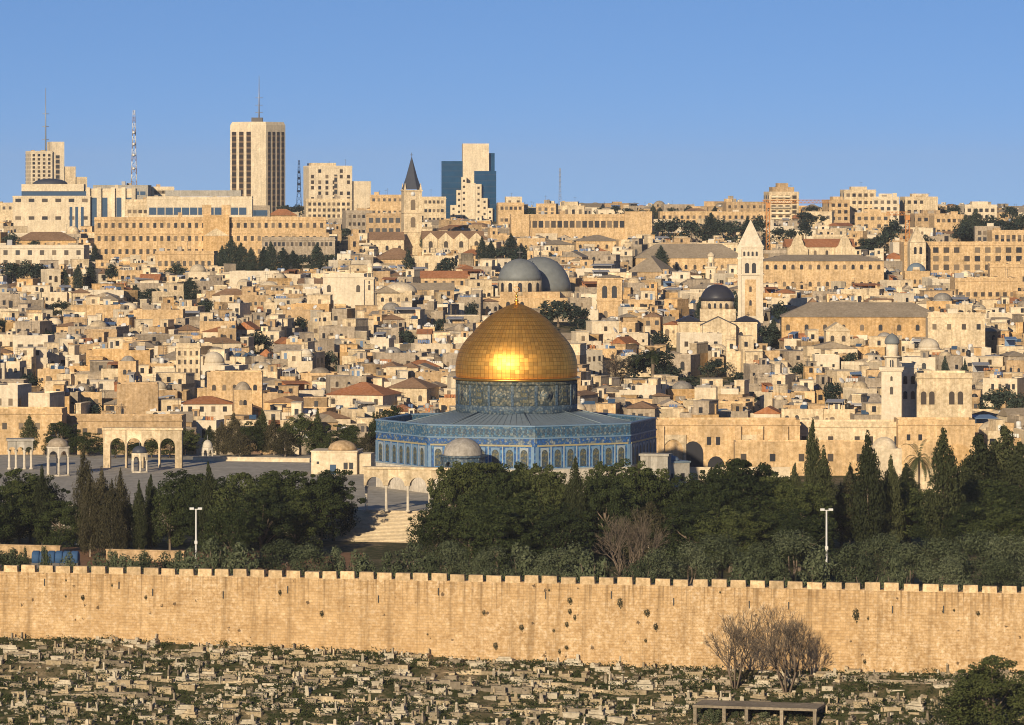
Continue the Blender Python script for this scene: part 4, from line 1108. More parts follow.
extra(t, 'mast', 'metal_grey', lambda m: (m.tube((1, 11, H + 2), (1, 11, H + 27), .45, .12), [m.tube((-1, 11, H + 3 + 4 * k), (3, 11, H + 3 + 4 * k), .15) for k in range(4)]))
def lattice_mast(label, px, ytop, ybase, Y, wd, mats=('metal_grey',), arms=True):
    H = ZZ(ytop, Y) - ZZ(ybase, Y)
    t = thing('lattice_mast', label, 'mast', (XX(px, Y), Y, ZZ(ybase, Y)), 0, 'masts on the skyline')
    n = max(4, int(H / 3.0))
    for part in range(len(mats)):
        m = MB()
        for k in range(n):
            if k % len(mats) != part: continue
            z0, z1 = H * k / n, H * (k + 1) / n
            a, b = wd * (1 - .7 * k / n), wd * (1 - .7 * (k + 1) / n)
            c4 = [(-1, -1), (1, -1), (1, 1), (-1, 1)]
            for i in range(4):
                p, q_ = c4[i], c4[(i + 1) % 4]
                m.tube((p[0] * a, p[1] * a, z0), (p[0] * b, p[1] * b, z1), .16, n=4)
                m.tube((p[0] * a, p[1] * a, z0), (q_[0] * b, q_[1] * b, z1), .10, n=4)
        m.build('lattice_section', mats[part], t)
    if arms: extra(t, 'antenna', 'white_paint', lambda m: [m.lathe([(.05, 0), (.8, .25), (.05, .3)], 10, M=Matrix.Translation((0, -wd, H * f)) @ Matrix.Rotation(R(90), 4, 'X')) for f in (.35, .5, .62, .75)])
    return t
lattice_mast('tall red and white lattice mast rising above the low blocks', 134, 110, 200, 2100, 1.5, ('red_paint', 'white_paint'))
lattice_mast('thin grey mast just right of the striped hotel tower', 299, 160, 208, 2350, 1.3)
lattice_mast('thin grey mast with a dish beside the twin cream block', 308, 163, 208, 2360, 1.0)
lattice_mast('faint needle mast above the trees right of the glass tower', 560, 168, 208, 2600, .8, arms=False)
# ---------------- middle of the skyline
Y = 2250
t = bld('apartment_tower', 'cream tower block with a lower ribbed wing right of the striped tower', 'tower', 309, 352, 167, 214, Y, 'pale', 18, R(12), 8, 6, (1.6, 1.9), phrase='the twin cream block', skip=.35)
w, h = t['w'], t['h']
extra(t, 'wing', 'pale', lambda m: m.box(w / 2 + .01, 2, -10, w / 2 + 10.5, 16, h - 7.5))
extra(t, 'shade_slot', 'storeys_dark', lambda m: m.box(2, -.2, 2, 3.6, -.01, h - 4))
extra(t, 'roof_block', 'cream', lambda m: m.box(-w / 2 + 2, 4, h, w / 2 - 8, 12, h + 2.2))
bld('apartment_block', 'tan apartment block in front of the twin cream block', 'building', 306, 352, 200, 226, 2100, 'cream', 14, R(6), 4, 9, (1.4, 1.6))
bld('apartment_block', 'low tan block between the twin cream block and the spire', 'building', 370, 404, 196, 216, 2200, 'honey', 14, R(-4), 2, 6, (1.4, 1.6))
bld('stone_house', 'greyish building half in shade left of the spire', 'building', 346, 372, 212, 236, 1900, 'greyish', 12, R(10), 3, 5, (1.2, 1.5))
bld('stone_house', 'dark fronted block with awning just left of the spire', 'building', 366, 403, 215, 236, 1850, 'tan', 12, R(-6), 2, 5, (2.0, 2.2), pane='pane')
bld('red_roof_house', 'low house with a rusty red roof at the foot of the striped tower', 'house', 268, 297, 209, 222, 2000, 'tan', 10, R(4), 1, 5, (1.2, 1.4), roof='hip', roof_mat='tiles_red', roof_h=3)
t = bld('flat_building', 'grey glazed pavilion at the foot of the striped tower', 'building', 240, 270, 207, 219, 1960, 'greyish', 12, R(2), 1, 6, (2.2, 2.6), pane='pane_blue')
bld('apartment_block', 'pale block rising behind the spire towards the glass tower', 'building', 422, 446, 198, 232, 2150, 'cream', 14, R(3), 4, 5, (1.4, 1.6))
# stepped tower with blue glass flanks
Y = 2200; sY = S(Y)
t = thing('office_tower', 'stepped pale tower between dark blue glass flanks', 'tower', (XX(470, Y), Y, ZZ(234, Y)), R(3))
note('the blue glass tower', 441, 497, 143, 233, Y)
def zz(y): return (234 - y) / sY
def xx(x): return (x - 470) / sY
extra(t, 'central_slab', 'pale', lambda m: m.box(xx(463), 0, -10, xx(489), 14, zz(143.5)))
extra(t, 'glass_flank', 'glass_blue', lambda m: m.box(xx(442), 5, -10, xx(463) - .01, 18, zz(161)))
extra(t, 'glass_flank', 'glass_blue', lambda m: m.box(xx(474), -3, 0, xx(496), -.01, zz(171)))
extra(t, 'glass_flank', 'glass_blue', lambda m: m.box(xx(489) + .01, 3, -10, xx(495), 14, zz(153)))
extra(t, 'mullion', 'metal_dark', lambda m: [m.box(xx(442), 4.9, zz(165 + 6 * k), xx(463) - .05, 4.98, zz(165 + 6 * k) + .12) for k in range(9)] + [m.box(xx(474), -3.12, zz(175 + 6 * k), xx(496), -3.02, zz(175 + 6 * k) + .12) for k in range(7)])
for i, (a, b, yt) in enumerate([(450, 456, 205), (456, 461, 190), (461, 466, 177), (466, 475, 183), (475, 481, 184), (481, 487, 198), (487, 492, 208)]):
    extra(t, 'stepped_bay', 'pale', lambda m: m.box(xx(a), -6 - (i % 2) * .3, -10, xx(b) - .01, -3.2 if i > 3 else -.05, zz(yt)))
    mb_, me = pane_mesh(1.1, 1.2, False, 'pane_brown')
    if i != 3:
        for k in range(int((232 - yt) / 6)):
            put('window', me, t, (xx((a + b) / 2), -6 - (i % 2) * .3 - .01, zz(yt + 5 + 6 * k)))
bld('apartment_block', 'tan flat block at the right foot of the glass tower', 'building', 498, 524, 204, 236, 2050, 'honey', 14, R(3), 3, 5, (1.4, 1.6))
# church with the dark spire
Y = 1700; sY = S(Y)
t = bld('spire_tower', 'square stone bell tower with a dark pointed slate spire', 'church', 404, 422, 190, 250, Y, 'cream', 7.2, R(10), phrase='the dark slate spire', parapet=0)
w, h = t['w'], t['h']
extra(t, 'spire', 'slate', lambda m: m.lathe([(w * .56, h + .3), (w * .33, h + 5), (.05, h + 13.5)], 8, 0, 3.6, smooth=False, rot=R(22.5)))
for a in (-1, 1):
    for b in (0, 1): extra(t, 'pinnacle', 'cream', lambda m: m.prism([(a * (w / 2 - .5) + u, 3.6 + (b - .5) * 6.2 + v) for u, v in ((-.5, -.5), (.5, -.5), (.5, .5), (-.5, .5))], h, h + 2.8, top=.1))
extra(t, 'clock', 'white_paint', lambda m: m.lathe([(.9, 0), (.9, .12)], 16, M=Matrix.Translation((0, -.01, h - 1.6)) @ Matrix.Rotation(R(90), 4, 'X')))
extra(t, 'spire_cross', 'metal_dark', lambda m: (m.box(-.08, 3.5, h + 13, .08, 3.7, h + 15), m.box(-.6, 3.52, h + 14, .6, 3.68, h + 14.2)))
face_windows(t, [h - 8, h - 15], [0], 1.9, 4.2, 0, True, 'pane_brown'); extra(t, 'cornice', 'cream', lambda m: [m.box(-w / 2 - .3, -.3, z, w / 2 + .3, 7.5, z + .4) for z in (h - .4, h - 9.3, h - 17)])
def gable_church(label, px0, px1, ytop, ybase, Y, n, phrase):
    t = bld('church_nave', label, 'church', px0, px1, ytop, ybase, Y, 'cream', 14, R(4), roof='gable', roof_mat='tiles_brown', roof_h=3.2, phrase=phrase)
    w, h = t['w'], t['h']
    for i in range(n):
        x = -w / 2 + w * (i + .5) / n
        extra(t, 'gable', 'cream', lambda m: (m.prism([(x - w / n / 2 + .3, -.5), (x + w / n / 2 - .3, -.5), (x + w / n / 2 - .3, 2), (x - w / n / 2 + .3, 2)], -2, h), m.gable(w / n - .6, 2.5, h + .01, 2.6, 0, 0, x, .75, 'y')))
        put('window', pane_mesh(1.6, 2.6, True, 'pane_brown')[1], t, (x, -.51, h - 3.4))
    return t
gable_church('church nave with four gabled windows and a brown roof right of the dark spire', 423, 484, 231, 254, 1690, 4, 'the gabled church nave')
bld('church_wing', 'brown roofed church wing left of the dark spire', 'church', 370, 404, 232, 256, 1690, 'cream', 12, R(4), 1, 3, (1.2, 2.0), True, 'gable', 'tiles_brown', roof_h=3.2)
bld('hip_house', 'honey house with a brown pyramid roof in front of the dark spire', 'house', 376, 420, 248, 270, 1560, 'honey', 14, R(6), 1, 2, (1.6, 2.6), True, 'hip', 'tiles_brown', roof_h=4.2, phrase='the brown pyramid roof')
bld('stone_house', 'pale house with dark windows right of the brown pyramid roof', 'house', 410, 455, 258, 274, 1500, 'cream', 10, R(-4), 1, 4, (1.1, 2.2))
bld('red_roof_house', 'long low house with a bright red tiled roof below the spire', 'house', 421, 467, 271, 288, 1400, 'honey', 9, R(2), 1, 5, (1.0, 1.5), roof='gable', roof_mat='tiles_red', roof_h=2.4, phrase='the bright red roof')
bld('stone_house', 'grey roofed range before the bright red roof', 'house', 408, 454, 283, 297, 1330, 'tan', 8, R(3), 1, 4, (1.0, 1.4), roof='gable', roof_mat='tiles_grey', roof_h=2.2)
# right of the glass tower: the long school on the ridge
t = bld('school_range', 'long ridge-top stone school with a row of large windows', 'building', 511, 652, 216, 240, 1850, 'honey', 16, R(2), 1, 22, (2.0, 3.0), phrase='the ridge-top stone school', z_lo=4.5)
w, h = t['w'], t['h']
extra(t, 'end_pavilion', 'honey', lambda m: m.box(w / 2 - 12, -1.2, -10, w / 2, -.01, h + 2)); extra(t, 'end_pavilion', 'honey', lambda m: m.box(-w / 2, -1.2, -10, -w / 2 + 8, -.01, h + .8))
for a, b, yt, yb, Yq, mt, r_ in [(506, 522, 198, 215, 2150, 'pale', 3), (536, 556, 205, 218, 2050, 'honey', -6), (556, 584, 207, 218, 2100, 'cream', 5), (598, 614, 211, 219, 2080, 'pale', 4), (560, 578, 203, 214, 2200, 'cream', -3), (726, 764, 203, 216, 2250, 'tan', 6), (724, 736, 200, 214, 2280, 'honey', -4),
                                 (660, 770, 213, 226, 2050, 'honey', 2), (806, 832, 213, 236, 2000, 'cream', -8), (934, 964, 216, 236, 1850, 'honey', 5), (975, 1000, 228, 244, 1740, 'greyish', -4), (992, 1030, 232, 246, 1700, 'honey', 3)]:
    t = bld('flat_building', None, 'building', a, b, yt, yb, Yq, mt, 12, R(r_), 2, max(2, int((b - a) / 6)), (1.4, 1.6), cornice=False)
    ITEMS.append((t, 'ridge', {'pale': 'small pale', 'cream': 'small cream', 'honey': 'flat honey stone', 'tan': 'flat tan', 'greyish': 'flat greyish'}[mt] + ' block on the ridge', (a + b) / 2, yt))
# ---------------- skyline, right
Y = 2150
t = bld('apartment_tower', 'tan apartment tower with balconies and a stepped roof right of the bell tower', 'tower', 769, 799, 193, 236, Y, 'cream', 14, R(8), 8, 4, (2.2, 1.8), phrase='the tan apartment tower', side_cols=3)
w, h = t['w'], t['h']
extra(t, 'roof_block', 'tan', lambda m: (m.box(-w / 2 + 2, 2, h, w / 2 - 2, 10, h + 3), m.box(-2.5, 4, h + 3.01, 3, 9, h + 5)))
extra(t, 'balcony', 'pale', lambda m: [m.box(-w / 2 + 1, -1.3, 3 + 2.75 * k, w / 2 - 4.5, -.06, 3.9 + 2.75 * k) for k in range(7)])
for a, b, yt, yb, mt, r_, lab, Yq in [(829, 850, 201, 236, 'honey', 10, 'brown grey tower block at the left of the ridge cluster', 2100), (844, 876, 191, 236, 'cream', 4, 'tallest tan block of the cluster on the right ridge', 2120), (872, 899, 198, 226, 'pale', -5, 'pale block with two dark windows on the right ridge', 2110),
                                      (905, 938, 198, 225, 'cream', 6, 'cream block with a balcony storey right of the orange crane', 2120), (965, 997, 206, 228, 'pale', 3, 'pale block behind the dark conifers at far right', 2050), (855, 890, 214, 246, 'honey', -4, 'broad honey block at the foot of the right ridge cluster', 1980), (915, 950, 215, 242, 'tan', 4, 'tan block below the cream balcony block', 1950)]:
    t = bld('apartment_block', lab, 'building', a, b, yt, yb, Yq, mt, 14, R(r_), max(2, int((yb - yt) / 7)), max(3, int((b - a) / 6)), (1.7, 1.7), phrase=None, skip=.1, side_cols=2)
    w, h = t['w'], t['h']
    extra(t, 'roof_block', mt, lambda m: m.box(-w / 4, 3, h, w / 4, 9, h + 2.2))
LANDMARKS.append(('the right ridge cluster', 860, 215))
def crane(label, px, ytop, ybase, Y, j0, j1, mat):
    s = S(Y); H = (ybase - ytop) / s
    t = thing('tower_crane', label, 'crane', (XX(px, Y), Y, ZZ(ybase, Y)), 0, 'building cranes')
    m = MB()
    for a in (-.7, .7):
        for b in (-.7, .7): m.tube((a, b, 0), (a, b, H), .22, n=4)
    for k in range(int(H / 1.5)): m.tube((-.7, -.7, k * 1.5), (.7, -.7, k * 1.5 + 1.5), .14, n=4)
    m.build('tower', mat, t)
    m = MB(); x0, x1 = (j0 - px) / s, (j1 - px) / s
    for b in (-.5, .5): m.tube((x0, b, H), (x1, b, H), .2, n=4)
    m.tube((x0, 0, H + 1.2), (x1, 0, H + 1.2), .2, n=4)
    n = int((x1 - x0) / 1.6)
    for k in range(n): m.tube((x0 + k * 1.6, -.5, H), (x0 + k * 1.6 + .8, 0, H + 1.2), .12, n=4); m.tube((x0 + k * 1.6 + .8, 0, H + 1.2), (x0 + k * 1.6 + 1.6, -.5, H), .12, n=4)
    m.build('jib', mat, t)
    m = MB(); m.box(-.9, -1.6, H - 2, .9, -.75, H - .2); m.build('cab', mat, t)
    note('crane', px - 3, px + 3, ytop, ybase, Y, False)
    return t
crane('orange tower crane with a short jib before the right ridge cluster', 907.5, 215, 246, 1680, 886, 910, 'orange_paint')
crane('rusty tower crane beside the tan apartment tower, its jib pointing right', 768, 203, 254, 1740, 762, 832, 'orange_paint')
# gabled convent
Y = 1640
t = bld('convent', 'convent with two curved gables and a red roof on the right slope', 'church', 787, 855, 239, 258, Y, 'cream', 14, R(3), 1, 6, (1.1, 1.8), True, 'gable', 'tiles_red', roof_h=3.2, phrase='the twin gabled convent')
w, h = t['w'], t['h']
for sgn in (-1, 1):
    extra(t, 'gable', 'cream', lambda m: m.add(*(lambda pts: ([(x, -1.2, z) for x, z in pts] + [(x, -.1, z) for x, z in pts], [tuple(range(len(pts))), tuple(range(len(pts), 2 * len(pts)))[::-1]] + [((i + 1) % len(pts), i, len(pts) + i, len(pts) + (i + 1) % len(pts)) for i in range(len(pts))]))(
        [(sgn * (w / 2 - 4) + u, z) for u, z in ((-4, -8), (4, -8), (4, h - .5), (2.6, h + .6), (1.6, h + 3.2), (.5, h + 4.6), (0, h + 5.8), (-.5, h + 4.6), (-1.6, h + 3.2), (-2.6, h + .6), (-4, h - .5))])))
    put('door', pane_mesh(1.8, 2.8, True, 'pane_brown')[1], t, (sgn * (w / 2 - 4), -1.21, h - 6.5))
# long brown roofed ranges
def roof_range(label, px0, px1, ytop, yeave, ybase, Y, mat, roof_mat, cols, phrase=None, rows=1, roof='hip', rot=0, win=(1.1, 1.7)):
    return bld('stone_range', label, 'building', px0, px1, ytop, ybase, Y, mat, 16, R(rot), rows, cols, win, True, roof, roof_mat, roof_h=(yeave - ytop) / S(Y), phrase=phrase)
roof_range('long stone range under a wide grey brown roof left of the bell tower', 636, 745, 244, 258, 276, 1560, 'honey', 'tiles_grey', 12, 'the wide grey brown roof', rot=2)
roof_range('lower wing with a sloping brown roof left of the wide grey roof', 628, 662, 256, 272, 284, 1520, 'tan', 'tiles_grey', 3, rot=-20)
roof_range('long two-storey stone range with a thin brown roof right of the bell tower', 762, 884, 255, 261, 290, 1455, 'honey', 'tiles_grey', 14, 'the thin brown roof', 2, rot=1)
roof_range('low building with a brown hip roof behind the grey church domes', 576, 620, 235, 241, 252, 1720, 'honey', 'tiles_grey', 5, rot=3)
t = bld('pale_shed', 'plain white box building on the right slope', 'building', 893, 905, 244, 258, 1640, 'white', 10, R(3))
# church with a pyramid spire, far right
t = bld('small_church_tower', 'small stone church tower with a pointed pyramid spire at right', 'church', 910, 926, 243, 262, 1537, 'cream', 5.8, R(4), phrase='the small pyramid spire', parapet=0, roof='flat')
w, h = t['w'], t['h']
extra(t, 'spire', 'cream', lambda m: m.prism([(-w / 2, 0), (w / 2, 0), (w / 2, 5.8), (-w / 2, 5.8)], h + .15, h + 6.2, top=.02)); face_windows(t, [h - 4], [-1, 1], 1.0, 2.6, 0, True)
bld('school_building', 'tall honey stone school building with shaded windows at far right', 'building', 904, 1030, 244, 281, 1545, 'honey', 16, R(1), 3, 11, (2.0, 2.0), phrase='the honey stone school', skip=.2, z_lo=4, margin=3)
t = bld('domed_chapel', 'round grey domed chapel under the small pyramid spire', 'church', 905, 930, 273, 290, 1480, 'honey', 9, 0, 1, 4, (.9, 1.5), True)
w, h = t['w'], t['h']; extra(t, 'dome', 'lead', lambda m: m.dome(3.5, h + .1, 3.4, 20, 0, 4.5))
bld('stone_house', 'large plain honey house with four small windows at the right edge', 'house', 990, 1030, 266, 292, 1400, 'honey', 12, R(-3), 1, 3, (1.3, 1.7), phrase='the plain honey house')
bld('stone_house', 'long honey terrace with a row of dark openings at far right', 'house', 955, 1018, 280, 304, 1350, 'honey', 12, R(2), 1, 8, (1.2, 1.4), phrase='the row of dark openings', z_lo=2.0, z_hi=3.5)
t = bld('flat_building', 'flat house with a bright white roof shelter under the grey chapel', 'house', 932, 952, 281, 292, 1420, 'white', 10, R(3), 0, 0)
# ---------------- bell tower of pale stone
Y = 1230
t = bld('bell_tower', 'tall square white stone bell tower with a pyramid top', 'bell tower', 738, 763, 247, 332, Y, 'white', 7.2, R(-4), phrase='the white bell tower', parapet=0)
w, h = t['w'], t['h']
extra(t, 'pyramid_roof', 'white', lambda m: m.prism([(-w / 2, 0), (w / 2, 0), (w / 2, 7.2), (-w / 2, 7.2)], h + .4, h + 7.8, top=.02))
extra(t, 'cornice', 'white', lambda m: [m.box(-w / 2 - .3, -.3, z, w / 2 + .3, 7.5, z + .4) for z in (h, h - 8.2, h - 3.4)])
extra(t, 'recess', 'honey', lambda m: m.box(-1.6, -.05, h - 20, 1.6, -.004, h - 9.4))
face_windows(t, [h - 7.6], [-1.0, 1.0], 1.2, 3.0, 0, True); face_windows(t, [h - 2.6], [-1.8, -.6, .6, 1.8], .6, 1.3, 0, True); face_windows(t, [h - 17, h - 13], [0], .7, 1.6, -.05, True, 'pane_brown')
[extra(t, 'buttress', 'white', lambda m: m.box(s_ * (w / 2 - .5) - .5, -.25, -14, s_ * (w / 2 - .5) + .5, -.005, h - .01)) for s_ in (-1, 1)]
# black domed church
Y = 1190
t = bld('domed_church', 'cream church with a black dome on a drum, gabled front and dark roofs', 'church', 678, 757, 322, 348, Y, 'cream', 20, R(-2), 1, 2, (1.0, 1.8), True, roof='flat', roof_mat='dome_black', phrase='the black domed church', parapet=0, margin=4)
w, h = t['w'], t['h']
dx = (718 - 717.5) / S(Y)
extra(t, 'crossing', 'cream', lambda m: m.box(dx - 5, 3, h, dx + 5.0, 13, h + 3.5)); extra(t, 'drum', 'cream', lambda m: m.lathe([(4.7, h + 3.5), (4.7, h + 5.8)], 24, dx, 8))
extra(t, 'dome', 'dome_black', lambda m: m.dome(4.9, h + 5.8, 4.6, 26, dx, 8)); extra(t, 'gabled_front', 'cream', lambda m: (m.box(dx - 5, -3.5, -14, dx + 5, -.01, h - 1), m.gable(10, 3.5, h - .99, 2.4, 0, 0, dx, -1.75, 'y')))
extra(t, 'front_roof', 'dome_black', lambda m: m.gable(10.4, 3.7, h - .8, 2.5, 0, 0, dx, -1.6, 'y')); [extra(t, 'wing_roof', 'dome_black', lambda m: m.hip(6.6, 12, h + .15, 1.5, .3, 0, s_ * 8.1, 6)) for s_ in (-1, 1)]
face_windows(t, [h + 3.7], [dx - 2.4 + 1.6 * k for k in range(4)], .7, 1.5, 3.4, True); extra(t, 'cross', 'metal_dark', lambda m: (m.box(dx - .07, 7.9, h + 10.3, dx + .07, 8.1, h + 12), m.box(dx - .5, 7.92, h + 11.2, dx + .5, 8.08, h + 11.35)))
bld('stone_house', 'white plastered house with a terrace in front of the black domed church', 'house', 680, 722, 336, 352, 1150, 'white', 9, R(4), 1, 4, (1.0, 1.4))
# ---------------- grey domed basilica
Y = 1350
t = thing('domed_basilica', 'old stone basilica with one large and one smaller grey dome', 'church', (XX(535, Y), Y, ZZ(318, Y)), R(0))
note('the twin grey domes', 498, 572, 258, 318, Y)
s = S(Y)
def bx_(x): return (x - 535) / s
def bz_(y): return (318 - y) / s
extra(t, 'wall', 'honey', lambda m: (m.box(bx_(490), 0, -10, bx_(582), 20, bz_(298)), m.box(bx_(500), 2, bz_(298), bx_(560), 20, bz_(292))))
extra(t, 'drum', 'cream', lambda m: m.lathe([(7.1, bz_(296)), (7.1, bz_(281))], 28, bx_(520), 9)); extra(t, 'small_dome', 'dome_lead', lambda m: m.dome(7.0, bz_(281), 7.0, 32, bx_(520), 9, k=9))
for k in range(7):
    a = R(-90 + (k - 3) * 26); put('window', pane_mesh(1.3, 2.9, True)[1], t, (bx_(520) + 7.1 * math.cos(a), 9 + 7.1 * math.sin(a), bz_(292)), a + R(90))
extra(t, 'rotunda', 'cream', lambda m: m.lathe([(10.2, bz_(305)), (10.2, bz_(293))], 32, bx_(542), 26)); extra(t, 'large_dome', 'dome_lead', lambda m: m.dome(10.0, bz_(293), 11.2, 36, bx_(541), 26, k=10))
for dx_, dy_, zt in ((bx_(520), 9, bz_(260)), (bx_(541), 26, bz_(258.5))):
    extra(t, 'lantern', 'metal_dark', lambda m: (m.tube((dx_, dy_, zt - .6), (dx_, dy_, zt + 3.6), .14, .1), m.box(dx_ - .9, dy_ - .08, zt + 2.2, dx_ + .9, dy_ + .08, zt + 2.5)))
face_windows(t, [3], [bx_(x) for x in (495, 508, 522, 545, 556, 570)], 1.2, 2.2, 0, True)
t = bld('ruined_bell_tower', 'stout square stone bell tower without a spire right of the grey domes', 'bell tower', 597, 622, 278, 326, 1320, 'honey', 8, R(-3), phrase='the stout square tower', parapet=0)
w, h = t['w'], t['h']
face_windows(t, [h - 6.2], [-1.5, 1.5], 1.6, 3.8, 0, True); face_windows(t, [h - 13], [-1.2], 1.2, 2.8, 0, True, 'pane_brown'); extra(t, 'cornice', 'honey', lambda m: [m.box(-w / 2 - .25, -.25, z, w / 2 + .25, 8.2, z + .35) for z in (h - .3, h - 7.2)])
extra(t, 'tiled_cap', 'tiles_grey', lambda m: m.hip(w, 8, h + .13, 1.0, .1, 0, 0, 4))
# slim white minaret in the background
def minaret(label, px, ytop, ybase, Y, wpx, mat, cap_mat, phrase, sq=True):
    s = S(Y); H = (ybase - ytop) / s; r = wpx / s / 2
    t = thing('minaret', label, 'minaret', (XX(px, Y), Y, ZZ(ybase, Y)), R(-8))
    note(phrase, px - wpx, px + wpx, ytop, ybase, Y)
    h1 = H * .60
    extra(t, 'shaft', mat, lambda m: m.prism([(-r, -r), (r, -r), (r, r), (-r, r)], -8, h1))
    extra(t, 'balcony', mat, lambda m: (m.prism([(-r * 1.12, -r * 1.12), (r * 1.12, -r * 1.12), (r * 1.12, r * 1.12), (-r * 1.12, r * 1.12)], h1 * .97, h1 + .002), m.prism([(-r * 1.22, -r * 1.22), (r * 1.22, -r * 1.22), (r * 1.22, r * 1.22), (-r * 1.22, r * 1.22)], h1 + .003, h1 + .55)))
    extra(t, 'upper_shaft', mat, lambda m: (m.lathe([(r * .72, h1 + .55), (r * .72, H * .74)], 8, smooth=False), m.lathe([(r * .95, H * .735), (r * .95, H * .75)], 16), m.lathe([(r * .62, H * .75), (r * .62, H * .88)], 16)))
    extra(t, 'cap', cap_mat, lambda m: m.lathe([(r * .72, H * .88), (r * .75, H * .90), (r * .66, H * .94), (r * .4, H * .975), (.04, H)], 18))
    extra(t, 'finial', 'metal_dark', lambda m: m.tube((0, 0, H - .1), (0, 0, H + 1.6), .07, .03))
    put('window', pane_mesh(.7, 1.7, True, 'pane_brown')[1], t, (0, -r - .005, h1 * .55)); put('window', pane_mesh(.5, 1.0, True, 'pane_brown')[1], t, (0, -r - .005, h1 * .8))
    put('window', pane_mesh(.8, 1.6, True)[1], t, (0, -r * .68, H * .63))
    return t
minaret('slim white minaret with a small pointed cap between the brown roofs', 711, 252, 292, 1480, 10, 'pale', 'pale', 'the slim white minaret')
minaret('tall pale square minaret with a grey capped dome at right', 892, 333, 424, 925, 20, 'white', 'dome_lead', 'the tall pale minaret')
minaret('white square minaret beside the white walled house left of the golden dome', 370, 262, 304, 1300, 9, 'pale', 'pale', 'the small white minaret')
bld('white_house', 'large white walled house with a terrace beside the small white minaret', 'house', 323, 364, 276, 301, 1310, 'white', 12, R(-4), 1, 2, (1.2, 2.2), True, phrase='the white walled house')
t = bld('domed_hall', 'stone hall with a white shallow dome right of the small white minaret', 'house', 377, 412, 293, 306, 1280, 'cream', 12, R(5), 1, 4, (.9, 1.3), True)
w, h = t['w'], t['h']; extra(t, 'dome', 'pale', lambda m: m.dome(5.2, h, 3.2, 22, 2, 5)); extra(t, 'gable', 'tiles_grey', lambda m: m.gable(7, 6, h + .1, 2, .3, 0, -w / 2 + 3, 2.5, 'y'))
# ---------------- big hip roofed hall, right
t = roof_range('very broad stone hall under a large grey brown hip roof', 782, 942, 303, 317, 338, 1180, 'ochre', 'tiles_grey', 9, 'the large hip roofed hall', rot=-3)
bld('stone_house', 'cream house with a railed roof terrace at the right end of the large hip roof', 'house', 928, 985, 316, 348, 1140, 'cream', 10, R(-2), 1, 4, (1.1, 1.5), phrase='the railed roof terrace house', z_lo=4)
bld('gabled_house', 'pale gable fronted wall below the large hip roof', 'house', 826, 850, 331, 346, 1130, 'cream', 8, 0, 1, 2, (1, 1.6), True, 'gable_front', 'cream', roof_h=2.2)
# ---------------- buildings along the back of the esplanade
Y = 905
t = bld('arched_cloister', 'long stone cloister wall with tall blind arches, painted dome shadow and dark arched doorway', 'building', 656, 800, 423, 473, Y, 'honey', 9, 0, phrase='the arched cloister', cornice=True)
w, h = t['w'], t['h']
def cx_(px): return (px - 728) / S(Y)
for px, wd, ht, z in ((693, 4.4, 6.8, .0), (716, 3.6, 3.6, 0)): extra(t, 'archway_and_shadow', 'pane', lambda m: m.arch_pane(wd, ht, .08, 0, None, cx_(px), z, .2))  # wider dark pane paints the dome's cast shadow, narrower one is the doorway
for px in (673, 750): extra(t, 'arch_moulding', 'cream', lambda m: m.arcade(cx_(px) - 2.8, cx_(px) + 2.8, 2.0, 8.2, -.35, -.01, [(cx_(px), 4.4, 5.2)], 0, None, .25))
face_windows(t, [6.0], [cx_(709), cx_(718)], .9, 1.7, 0, False)
[extra(t, 'buttress', 'honey', lambda m: m.box(cx_(px), -.8, -10, cx_(px) + 1.3, -.4, h - .6)) for px in (658, 735, 757, 782)]
t = bld('stone_range', 'low cream range of the cloister in front of the tall pale minaret', 'building', 796, 905, 425, 474, 912, 'cream', 9, 0, 1, 8, (1.1, 1.9), z_lo=5.0, phrase='the cream cloister range', skip=.3)
bld('stone_range', 'lower projecting terrace of the cloister behind the cypresses', 'building', 735, 868, 445, 474, 893, 'honey', 6, 0, 1, 5, (1.2, 1.6), z_lo=2)
t = bld('stone_range', 'tall honey end block of the cloister with a big blind arch at right', 'building', 898, 975, 423, 474, 908, 'honey', 10, R(0), phrase='the cloister end block')
extra(t, 'arch_moulding', 'ochre', lambda m: m.arch_pane(8, 6.5, .15, 0, None, 4.5, 0, .1)); face_windows(t, [7.2], [-6, -3.5], .8, 1.3, 0)
t = bld('domed_tomb', 'small pale dome on a square base between the cypresses', 'tomb', 874, 902, 452, 472, 880, 'pale', 6, R(10))
w, h = t['w'], t['h']; extra(t, 'dome', 'pale', lambda m: m.dome(2.7, h, 3.0, 20, 0, 3))
Y = 935
t = bld('arched_window_house', 'two-storey cream house with pairs of tall arched windows beside the tall pale minaret', 'house', 917, 972, 376, 424, Y, 'cream', 12, R(0), phrase='the arched window house', land=True)
w, h = t['w'], t['h']
face_windows(t, [4.3], [-4.6, -2.8, 1.6, 3.5], 1.2, 2.9, 0, True, 'pane_brown'); extra(t, 'base_course', 'ochre', lambda m: m.box(-w / 2, -.2, 0, w / 2, -.01, .5))
bld('white_house', 'white house front with stacked twin windows between the minaret and the arched windows', 'house', 901, 917, 366, 424, 940, 'white', 10, 0, 2, 2, (.9, 1.8), True, z_lo=5.5, z_hi=2.2, margin=.5)
bld('stone_range', 'long stone wall with a window behind the white columned cupola', 'building', -20, 62, 412, 458, 905, 'honey', 8, R(-2), 1, 5, (1.0, 1.4), z_lo=5, phrase='the long back wall')
bld('stone_range', 'tan stone range behind the four-arched gateway', 'building', 62, 182, 419, 452, 912, 'tan', 8, R(-2), 1, 8, (1.0, 1.3), z_lo=3)
bld('white_house', 'boxy white house with barred windows above the long back wall', 'house', -8, 18, 388, 416, 960, 'white', 9, R(-14), 1, 2, (1.0, 1.6), side_cols=1)
